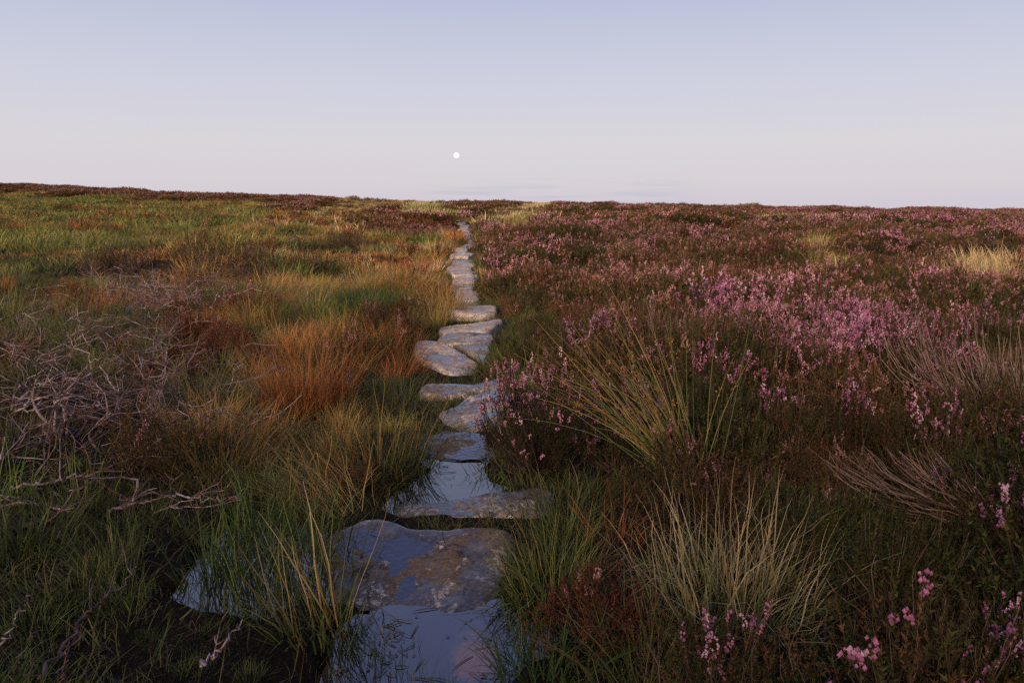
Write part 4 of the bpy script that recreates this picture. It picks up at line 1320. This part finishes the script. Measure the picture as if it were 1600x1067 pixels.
# ------------------------------------------------------------------ countable bushes and tussocks, then the cover beyond them
NH_MAX, NG_MAX = 270, 270
X1, Y1 = jgrid(-9, 9, 1.3, 15, .31, rng)
X1s, Y1s = jgrid(-14, 14, -3, 15, .36, rng)
outside = ~((Y1s > 1.3) & (np.abs(X1s) < 9))
X1 = np.concatenate([X1, X1s[outside]]); Y1 = np.concatenate([Y1, Y1s[outside]])
ok = np.hypot(X1, Y1) > 1.35
X1, Y1 = X1[ok], Y1[ok]
T1, PX1, PY1, D1 = zone(X1, Y1, rng)
isH = T1 < len(HTYPES)
mg = np.where(isH, .17, .10)
ok = (T1 != IDX['none']) & (clear_mask(X1, Y1, .10)) & ((~isH) | clear_mask(X1, Y1, .17))
X1, Y1, T1, PX1, PY1, D1, isH = [a[ok] for a in (X1, Y1, T1, PX1, PY1, D1, isH)]
Z1 = terr(X1, Y1)
M1 = mound(X1, Y1)
infr = (PX1 > -40) & (PX1 < 1640) & (PY1 < 1190) & (Y1 > 1.6)
dist = np.hypot(X1, Y1)
selH = np.where(isH & infr)[0]; selH = selH[np.argsort(dist[selH])][:NH_MAX]
selG = np.where((~isH) & infr)[0]; selG = selG[np.argsort(dist[selG])][:NG_MAX]
HL = {'pink': ('pink-flowering heather bush', 'pink heather bushes'), 'mauve': ('mauve-flowering heather bush', 'mauve heather bushes'),
      'green': ('flowerless dark green heather bush', 'green heather bushes'), 'brown': ('brown heather bush with few faded flowers', 'brown heather bushes'),
      'russet': ('rust-red heather bush in the moor', 'russet heather bushes'), 'faded': ('heather bush with faded salmon flowers', 'faded heather bushes'),
      'sparse': ('dark heather bush with only a few purple sprays', 'sparsely flowering heather bushes'), 'bare': ('leafless grey-stemmed heather bush in the moor', 'bare heather bushes')}
GL = {'green': ('mid-green grass tussock', 'green tussocks'), 'dark': ('dark green grass tussock', 'dark tussocks'), 'bright': ('bright yellow-green grass tussock', 'bright tussocks'),
      'orange': ('orange-brown grass tussock', 'orange tussocks'), 'tan': ('tan dry grass tussock', 'tan tussocks'), 'straw': ('pale straw grass tussock', 'straw tussocks'),
      'wet': ('loose clump of long fresh green blades', 'bog grass clumps')}


def where(d, y):
    s = ' left of the path' if d < 0 else ' right of the path'
    return s + (', nearest strip' if y < 4.2 else ', second strip' if y < 7.5 else ', third strip')


NEAR_H['faded'] = [finish_heather(*heather(np.random.default_rng(777), flower=.5, leaf=MIXED_L, fcol=FADED))]
H_SEEN = {}
for i in selH:
    key = HTYPES[T1[i]]
    v = NEAR_H[key]
    j = int(rng.integers(len(v)))
    lab, grp = HL[key]
    w = where(D1[i], Y1[i])
    src = H_SEEN.get((key, j))
    s = float(rng.uniform(.75, 1.18)) * (float(M1[i]) if Y1[i] > 3.4 else min(float(M1[i]), .95)); loc = (float(X1[i]), float(Y1[i]), float(Z1[i]) - .02)
    if src is None:
        e = heather_thing(v[j], loc, 0, s, lab + w, grp + w)
        H_SEEN[(key, j)] = e
    else:
        e = src.copy(); COL.objects.link(e)
        for chd in src.children:
            c2 = chd.copy(); COL.objects.link(c2); c2.parent = e
        e.location = loc; e.scale = (s, s, s * float(rng.uniform(.85, 1.15)))
        e['label'] = lab + w; e['group'] = grp + w
    e.rotation_euler = (float(rng.normal(0, .08)), float(rng.normal(0, .08)), 0.0 if key == 'bare' else float(rng.random() * 6.28))
G_SEEN = {}
for i in selG:
    key = GTYPES[T1[i] - len(HTYPES)]
    j = int(rng.integers(3))
    lab, grp = GL[key]
    w = where(D1[i], Y1[i])
    src = G_SEEN.get((key, j))
    if src is None:
        e = link('grass_tussock', NEAR_GM[key][j]); G_SEEN[(key, j)] = e
        e['category'] = 'grass tussock'
    else:
        e = src.copy(); COL.objects.link(e)
    e['label'] = lab + w; e['group'] = grp + w
    s = float(rng.uniform(.75, 1.2)) * (.8 if Y1[i] < 4.2 else 1.0) * float(M1[i]) ** .8 * (.36 if key == 'wet' and 230 < PX1[i] < 560 else 1.0)
    e.location = (float(X1[i]), float(Y1[i]), float(Z1[i]) - .01); e.scale = (s, s, s * float(rng.uniform(.85, 1.2)))
    e.rotation_euler = (float(rng.normal(0, .1)), float(rng.normal(0, .1)), float(rng.random() * 6.28))

# remaining near plants + middle + far as cover
rest = np.ones(len(X1), bool); rest[selH] = False; rest[selG] = False


def cover(X, Y, T, Z, lod, tagname, scl=(.75, 1.2)):
    hp, gp = [], []
    hmap, gmap = {}, {}
    for k, h in enumerate(HTYPES):
        for v in range(2):
            hmap[(k, v)] = len(hp); hp.append(proto_obj('heather_clump', h_lod(h, 1000 + k * 10 + v + lod * 100, lod)))
    for k, g in enumerate(GTYPES):
        for v in range(2):
            gmap[(k, v)] = len(gp)
            if lod == 0:
                b = NEAR_G[g][v]
            elif lod == 1:
                b = lod_grass(g, 2000 + k * 10 + v, .30, 3.5, 1.15, 4)
            else:
                b = lod_grass(g, 3000 + k * 10 + v, .38, 9.5, 3.6, 3, 1.1)
            gp.append(proto_obj('grass_clump', b.mesh('grass_clump', M_GRASS)))
    h = T < len(HTYPES)
    for nm, lab, m, pr, mp, off in (('heather_cover', 'purple and brown heather covering the ' + tagname, h, hp, hmap, 0), ('grass', 'rough moor grass covering the ' + tagname, ~h, gp, gmap, len(HTYPES))):
        if not m.any():
            continue
        n = m.sum()
        v = rng.integers(0, 2, n)
        idx = [mp[(int(t) - off, int(q))] for t, q in zip(T[m], v)]
        rot = np.stack([rng.normal(0, .07, n), rng.normal(0, .07, n), rng.random(n) * 6.28], 1)
        sc = rng.uniform(*scl, n) * mound(X[m], Y[m])
        scatter_object(nm, lab, pr, np.stack([X[m], Y[m], Z[m] - .02], 1), rot, sc, idx)


cover(X1[rest], Y1[rest], T1[rest], Z1[rest], 0, 'moor between the nearer plants')
X2, Y2 = jgrid(-36, 36, 15, 36, .42, rng)
keep = np.abs(X2) < Y2 * .80 + 3
X2, Y2 = X2[keep], Y2[keep]
T2, PX2, PY2, D2 = zone(X2, Y2, rng)
ok = (T2 != IDX['none']) & clear_mask(X2, Y2, .12)
X2, Y2, T2 = X2[ok], Y2[ok], T2[ok]
cover(X2, Y2, T2, terr(X2, Y2), 1, 'middle distance')
X3, Y3 = jgrid(-150, 150, 36, 155, .95, rng)
keep = np.abs(X3) < Y3 * .82 + 4
X3, Y3 = X3[keep], Y3[keep]
T3, PX3, PY3, D3 = zone(X3, Y3, rng)
ok = (T3 != IDX['none']) & ((Y3 > PY_END) | (np.abs(X3 - pathx(Y3)) > 1.0))
X3, Y3, T3 = X3[ok], Y3[ok], T3[ok]
cover(X3, Y3, T3, terr(X3, Y3), 2, 'far moor up to the skyline', (.75, 1.15))

X5, Y5 = jgrid(-30, 30, -26, -3, .8, rng)  # plants clothing the added, unseen rise that shades the foreground
T5 = np.array([IDX['h_brown'], IDX['h_green'], IDX['g_dark']])[rng.integers(0, 3, len(X5))]
cover(X5, Y5, T5, terr(X5, Y5), 2, 'added shading bank behind the viewer')

# low undergrowth of short grass and moss over all near ground
X4, Y4 = jgrid(-7, 7, 1.3, 10, .16, rng)
Xc, Yc = jgrid(-3, 3, 10, 40, .16, rng); kc = np.abs(Xc - pathx(Yc)) < .75
X4 = np.concatenate([X4, Xc[kc]]); Y4 = np.concatenate([Y4, Yc[kc]])
keep = np.abs(X4) < Y4 * .8 + 1
X4, Y4 = X4[keep], Y4[keep]
ps = puddle_sd(X4, Y4); ssd = stone_sd(X4, Y4)
zt, zpx, zpy, zd = zone(X4, Y4, rng)
peat = (zd < 0) & (zpx < 345) & (zpy > 590) & (zpy < 800)
ok = (ps > .02) & (ssd > .015) & (~peat | (rng.random(len(X4)) < .42))
X4, Y4, zd = X4[ok], Y4[ok], zd[ok]
UG = []
for v in range(3):
    r = np.random.default_rng(40 + v)
    b = MB(); blades(b, r, 75, .11, (.04, .16), .0036, 1.0, 1.0, 4, G_DARK + G_GREEN[:1] + [(A(.06, .045, .02), 2)], T_TAN, .3)
    UG.append(proto_obj('short_grass', b.mesh('short_grass', M_GRASS)))
n = len(X4)
scatter_object('undergrowth', 'short dark grass and moss between the plants', UG, np.stack([X4, Y4, terr(X4, Y4)], 1), np.stack([np.zeros(n), np.zeros(n), rng.random(n) * 6.28], 1), rng.uniform(.6, 1.3, n) * np.where((zd < 0) & (Y4 < 3.6), np.where((X4 > -1.15) & (puddle_sd(X4, Y4) < .5), .7, 1.3), 1.0), rng.integers(0, 3, n))

EX, EY = [], []
rv = np.random.default_rng(19)
for p in STONE_POLYS:
    c = p.mean(0); o2 = smooth_closed(p, 40)
    for q in o2:
        if rv.random() < (.42 if c[1] < 12 else .5) * (1 if vn(q[0:1], q[1:2], .35, 77)[0] > -.08 else .15):
            k = rv.uniform(.93, 1.10)
            EX.append(c[0] + (q[0] - c[0]) * k); EY.append(c[1] + (q[1] - c[1]) * k)
EX = np.array(EX); EY = np.array(EY)
ok = puddle_sd(EX, EY) > -.02
EX, EY = EX[ok], EY[ok]
n = len(EX)
scatter_object('verge_grass', 'short grass and moss creeping over the edges of the slabs', UG, np.stack([EX, EY, terr(EX, EY) + .02], 1), np.stack([np.zeros(n), np.zeros(n), rv.random(n) * 6.28], 1), rv.uniform(.45, 1.1, n), rv.integers(0, 3, n))

# blades standing in the grassy pool and litter on the puddles
def in_poly(poly, n, r, inset=0.0):
    lo, hi = poly.min(0), poly.max(0)
    P = r.uniform(lo, hi, (n * 4, 2))
    return P[sd_poly(P[:, 0], P[:, 1], poly) < -inset][:n]


r = np.random.default_rng(88)
P = in_poly(PUD['grassy'], 82, r)
fl = np.array([on_plane(*q, WZ)[:2] for q in [(552, 985), (566, 1003), (580, 1018), (590, 1032), (612, 1046), (602, 1024), (575, 1050), (625, 1060), (560, 1062), (640, 1015), (600, 985), (548, 1030), (655, 1062), (700, 1064), (790, 975), (806, 1000), (818, 1030), (660, 752), (640, 765), (760, 745), (772, 757)]])
flr = np.concatenate([np.zeros(len(P)), np.ones(len(fl))])
P = np.concatenate([P, fl])
n = len(P)
WG = []
for v in range(3):
    b = MB(); blades(b, np.random.default_rng(300 + v), 13, .09, (.12, .40), .0044, .35, .8, 6, G_GREEN + G_DARK, G_GREEN, .3)
    WG.append(proto_obj('pool_grass', b.mesh('pool_grass', M_GRASS)))
scatter_object('pool_grass', 'thin green blades standing in the grassy pool', WG, np.stack([P[:, 0], P[:, 1], np.full(n, WZ)], 1), np.stack([np.zeros(n), np.zeros(n), r.random(n) * 6.28], 1), r.uniform(.7, 1.2, n) * np.where(flr > 0, .45, 1), r.integers(0, 3, n))

lit = MB()
def litter_at(px0, px1, py0, py1, n, r):
    for _ in range(n):
        p = on_plane(r.uniform(px0, px1), r.uniform(py0, py1), WZ)
        if sd_poly(np.array([p[0]]), np.array([p[1]]), PUD['front'])[0] > .05 and sd_poly(np.array([p[0]]), np.array([p[1]]), PUD['middle'])[0] > .03:
            continue
        a = r.random() * 6.28; ln = .012 + .10 * r.random() ** 2.5
        t = np.linspace(0, 1, 5)
        cur = r.normal(0, .3)
        P = np.stack([p[0] + np.cos(a + cur * t) * ln * t, p[1] + np.sin(a + cur * t) * ln * t, WZ + .002 + r.uniform(0, .005) * np.sin(t * pi) + .002 * t], 1)
        c = np.array([(.03, .025, .015), (.045, .05, .02), (.07, .045, .025), (.10, .075, .045)][int(r.integers(4))])
        tubes(lit, P[None], np.array([[.0010, .0017, .0018, .0014, .0005]]) * r.uniform(.6, 1.3), c[None], 4)
litter_at(530, 650, 960, 1067, 85, r)
litter_at(650, 740, 950, 1067, 10, r)
litter_at(740, 800, 945, 1067, 10, r)
litter_at(640, 720, 725, 760, 22, r)
litter_at(740, 790, 725, 765, 20, r)
litter_at(610, 660, 745, 790, 30, r)
for _ in range(420):
    p = on_base(r.uniform(-20, 345), r.uniform(585, 800))
    a = r.random() * 6.28; ln = r.uniform(.03, .16); cur = r.normal(0, .5)
    t = np.linspace(0, 1, 5)
    qx = p[0] + np.cos(a + cur * t) * ln * t; qy = p[1] + np.sin(a + cur * t) * ln * t
    P = np.stack([qx, qy, terr(qx, qy) + .006 + r.uniform(0, .02) * t], 1)
    c = np.array([(.10, .065, .05), (.055, .035, .025), (.16, .12, .11), (.13, .06, .03)][int(r.integers(4))])
    tubes(lit, P[None], np.array([[.0018, .0024, .0024, .002, .001]]) * r.uniform(.6, 1.5), c[None], 4)
tag(link('plant_debris', lit.mesh('plant_debris', M_STEM)), 'bits of dead stalk strewn on the bare peat and floating on the puddles', kind='stuff')

# mossy mud clumps standing out of the puddles
MC = []
for v in range(2):
    rr_ = np.random.default_rng(700 + v)
    b = MB()
    blades(b, rr_, 90, .055, (.02, .075), .0042, 1.2, 1.0, 4, [(A(.030, .034, .014), 2), (A(.045, .03, .018), 2)], None, 0)
    MC.append(b.mesh('moss_clump', M_MOSS))
for (px, py, s, lab) in [(688, 738, 1.1, 'dark moss clump pinching the middle puddle from the left'), (705, 747, .8, 'small moss clump just right of the one pinching the middle puddle'),
                         (752, 736, 1.2, 'dark moss clump pinching the middle puddle from the right'), (770, 752, 1.2, 'moss clump on the right shore of the middle puddle under the tall heather'),
                         (640, 756, 1.1, 'dark moss clump at the left shore of the middle puddle'), (662, 748, .9, 'moss clump between the left shore clump and the pinch of the puddle'),
                         (572, 1010, 1.2, 'dark moss clump among floating debris on the left of the front puddle'), (600, 1040, .9, 'moss clump with green blades in the front puddle, nearest the viewer'),
                         (765, 950, 1.3, 'dark wet moss under the bushy green tussock at the front puddle'), (815, 985, 1.3, 'dark wet moss at the right end of the front puddle'),
                         (560, 975, 1.3, 'dark moss where the front puddle meets the big slab at left')]:
    p = on_plane(px, py, WZ)
    o = link('moss_clump', MC[int(rng.integers(2))], loc=(p[0], p[1], WZ - .005))
    o.scale = (s, s, s * .8); o.rotation_euler = (0, 0, float(rng.random() * 6.28))
    tag(o, lab, 'moss', 'moss clumps in the puddles')

# ------------------------------------------------------------------ moon
d = ray(713, 243)
MD = 4000.0
me = bpy.data.meshes.new('moon')
import bmesh
bm = bmesh.new(); bmesh.ops.create_icosphere(bm, subdivisions=4, radius=MD * 4.3 / FPX)
for f in bm.faces: f.smooth = True
bm.to_mesh(me); bm.free()
mm, nt = new_mat('moon_surface')
tc = N(nt, 'ShaderNodeTexCoord'); nz = N(nt, 'ShaderNodeTexNoise'); nz.inputs['Scale'].default_value = 0.12; nz.inputs['Detail'].default_value = 4
L(nt, tc.outputs['Object'], nz.inputs['Vector'])
rp = N(nt, 'ShaderNodeValToRGB'); rp.color_ramp.elements[0].position = .35; rp.color_ramp.elements[0].color = (.84, .79, .72, 1)
rp.color_ramp.elements[1].position = .6; rp.color_ramp.elements[1].color = (1.0, .98, .93, 1)
L(nt, nz.outputs['Fac'], rp.inputs[0])
em = N(nt, 'ShaderNodeEmission'); em.inputs['Strength'].default_value = 0.98
L(nt, rp.outputs[0], em.inputs['Color']); out = N(nt, 'ShaderNodeOutputMaterial'); L(nt, em.outputs[0], out.inputs[0])
me.materials.append(mm)
o = link('moon', me, loc=d / np.linalg.norm(d) * MD + np.array([0, 0, CAMH]))
tag(o, 'small full white moon in the pale sky above the path', 'moon')

# ------------------------------------------------------------------ sky
W = bpy.data.worlds.new('World'); SC.world = W; W.use_nodes = True
nt = W.node_tree; nt.nodes.clear()
SUN_EL, SUN_AZ = radians(21.0), radians(205.0)       # low glow behind the camera
tc = N(nt, 'ShaderNodeTexCoord')
sx = N(nt, 'ShaderNodeSeparateXYZ'); L(nt, tc.outputs['Generated'], sx.inputs[0])


def wmath(op, a, b=None, c=None):
    n = N(nt, 'ShaderNodeMath', operation=op)
    for i, v in enumerate((a, b, c)):
        if v is None: continue
        if hasattr(v, 'is_output'): L(nt, v, n.inputs[i])
        else: n.inputs[i].default_value = v
    return n.outputs[0]


def wmix(f, a, b, bt='MIX'):
    x = N(nt, 'ShaderNodeMix', data_type='RGBA', blend_type=bt)
    for sck, v in ((0, f), (6, a), (7, b)):
        if hasattr(v, 'is_output'): L(nt, v, x.inputs[sck])
        else: x.inputs[sck].default_value = v if sck == 0 else (*v, 1)
    return x.outputs[2]


rp = N(nt, 'ShaderNodeValToRGB'); e = rp.color_ramp.elements
stops = [(0.0, (.64, .585, .66)), (.03, (.685, .635, .685)), (.075, (.69, .66, .705)), (.14, (.63, .635, .735)), (.20, (.555, .58, .71)), (.245, (.48, .525, .695)), (.36, (.41, .48, .72)), (.50, (.235, .285, .56)), (.7, (.15, .19, .41)), (1.0, (.10, .14, .36))]
e[0].position, e[0].color = stops[0][0], (*stops[0][1], 1)
e[1].position, e[1].color = stops[-1][0], (*stops[-1][1], 1)
for p_, c_ in stops[1:-1]:
    k = e.new(p_); k.color = (*c_, 1)
L(nt, sx.outputs['Z'], rp.inputs[0])
# thin grey-blue clouds low over the moor
mp = N(nt, 'ShaderNodeMapping'); mp.inputs['Scale'].default_value = (7, 7, 120); L(nt, tc.outputs['Generated'], mp.inputs['Vector'])
nz = N(nt, 'ShaderNodeTexNoise'); nz.inputs['Scale'].default_value = 1.0; nz.inputs['Detail'].default_value = 5; L(nt, mp.outputs[0], nz.inputs['Vector'])
cr = N(nt, 'ShaderNodeMapRange'); cr.inputs['From Min'].default_value = .46; cr.inputs['From Max'].default_value = .62; L(nt, nz.outputs['Fac'], cr.inputs['Value'])
band = N(nt, 'ShaderNodeMapRange', interpolation_type='SMOOTHSTEP'); band.inputs['From Min'].default_value = .045; band.inputs['From Max'].default_value = .020; L(nt, sx.outputs['Z'], band.inputs['Value'])
side = N(nt, 'ShaderNodeMapRange', interpolation_type='SMOOTHSTEP'); side.inputs['From Min'].default_value = .22; side.inputs['From Max'].default_value = .10
L(nt, wmath('ABSOLUTE', wmath('SUBTRACT', sx.outputs['X'], .05)), side.inputs['Value'])
cf = wmath('MULTIPLY', wmath('MULTIPLY', cr.outputs[0], band.outputs[0]), side.outputs[0])
c1 = wmix(wmath('MULTIPLY', cf, .5), rp.outputs[0], (.50, .52, .62))
# one pink cloud higher up, seen mirrored in the front puddle
dv = A(-.045, .845, .535); dv /= np.linalg.norm(dv)
dot = N(nt, 'ShaderNodeVectorMath', operation='DOT_PRODUCT'); L(nt, tc.outputs['Generated'], dot.inputs[0]); dot.inputs[1].default_value = dv
nz2 = N(nt, 'ShaderNodeTexNoise'); nz2.inputs['Scale'].default_value = 14; nz2.inputs['Detail'].default_value = 6; L(nt, tc.outputs['Generated'], nz2.inputs['Vector'])
pk = N(nt, 'ShaderNodeMapRange', interpolation_type='SMOOTHSTEP'); pk.inputs['From Min'].default_value = .9996; pk.inputs['From Max'].default_value = .99999
L(nt, wmath('ADD', dot.outputs['Value'], wmath('MULTIPLY', wmath('SUBTRACT', nz2.outputs['Fac'], .5), .0012)), pk.inputs['Value'])
c2 = wmix(wmath('MULTIPLY', pk.outputs[0], .55), c1, (.62, .38, .50))
# afterglow behind the camera
gl = N(nt, 'ShaderNodeMapRange', interpolation_type='SMOOTHSTEP'); gl.inputs['From Min'].default_value = .05; gl.inputs['From Max'].default_value = 1.0
L(nt, wmath('MULTIPLY', sx.outputs['Y'], -1.0), gl.inputs['Value'])
gz = N(nt, 'ShaderNodeMapRange', interpolation_type='SMOOTHSTEP'); gz.inputs['From Min'].default_value = .55; gz.inputs['From Max'].default_value = .0
L(nt, sx.outputs['Z'], gz.inputs['Value'])
GLOW = 1.0
c3 = wmix(wmath('MULTIPLY', gl.outputs[0], gz.outputs[0]), c2, (1.5 * GLOW, 1.02 * GLOW, .66 * GLOW))
sky = N(nt, 'ShaderNodeTexSky', sky_type='NISHITA'); sky.sun_disc = False
sky.sun_elevation = SUN_EL; sky.sun_rotation = SUN_AZ
ns = wmix(1.0, sky.outputs[0], (.05, .05, .05), 'MULTIPLY')
c4 = wmix(.06, c3, ns)
bg = N(nt, 'ShaderNodeBackground'); bg.inputs['Strength'].default_value = 0.835
L(nt, c4, bg.inputs['Color'])
wo = N(nt, 'ShaderNodeOutputWorld'); L(nt, bg.outputs[0], wo.inputs[0])

sl = bpy.data.lights.new('sun', 'SUN'); sl.energy = 4.8; sl.angle = radians(16); sl.color = (1.0, .74, .52)
so = link('sun', sl)
# direction of travel: from behind the camera toward the moor
sd = A(-sin(SUN_AZ) * cos(SUN_EL), -cos(SUN_AZ) * cos(SUN_EL), -sin(SUN_EL))
from mathutils import Vector
so.rotation_euler = Vector(sd).to_track_quat('-Z', 'Y').to_euler()

# ------------------------------------------------------------------ camera
cam = bpy.data.cameras.new('camera'); cam.sensor_fit = 'HORIZONTAL'; cam.sensor_width = 36; cam.lens = 36 * FPX / 1600
cam.clip_start = .05; cam.clip_end = 10000
co = link('camera', cam, loc=(0, 0, CAMH)); co.rotation_euler = (pi / 2 - PITCH, 0, 0)
SC.camera = co

SC.view_settings.view_transform = 'Standard'; SC.view_settings.look = 'None'; SC.view_settings.gamma = 1.0; SC.view_settings.exposure = 0.32
SC.cycles.max_bounces = 6; SC.cycles.diffuse_bounces = 2; SC.cycles.glossy_bounces = 3; SC.cycles.transmission_bounces = 3
SC.cycles.use_denoising = False
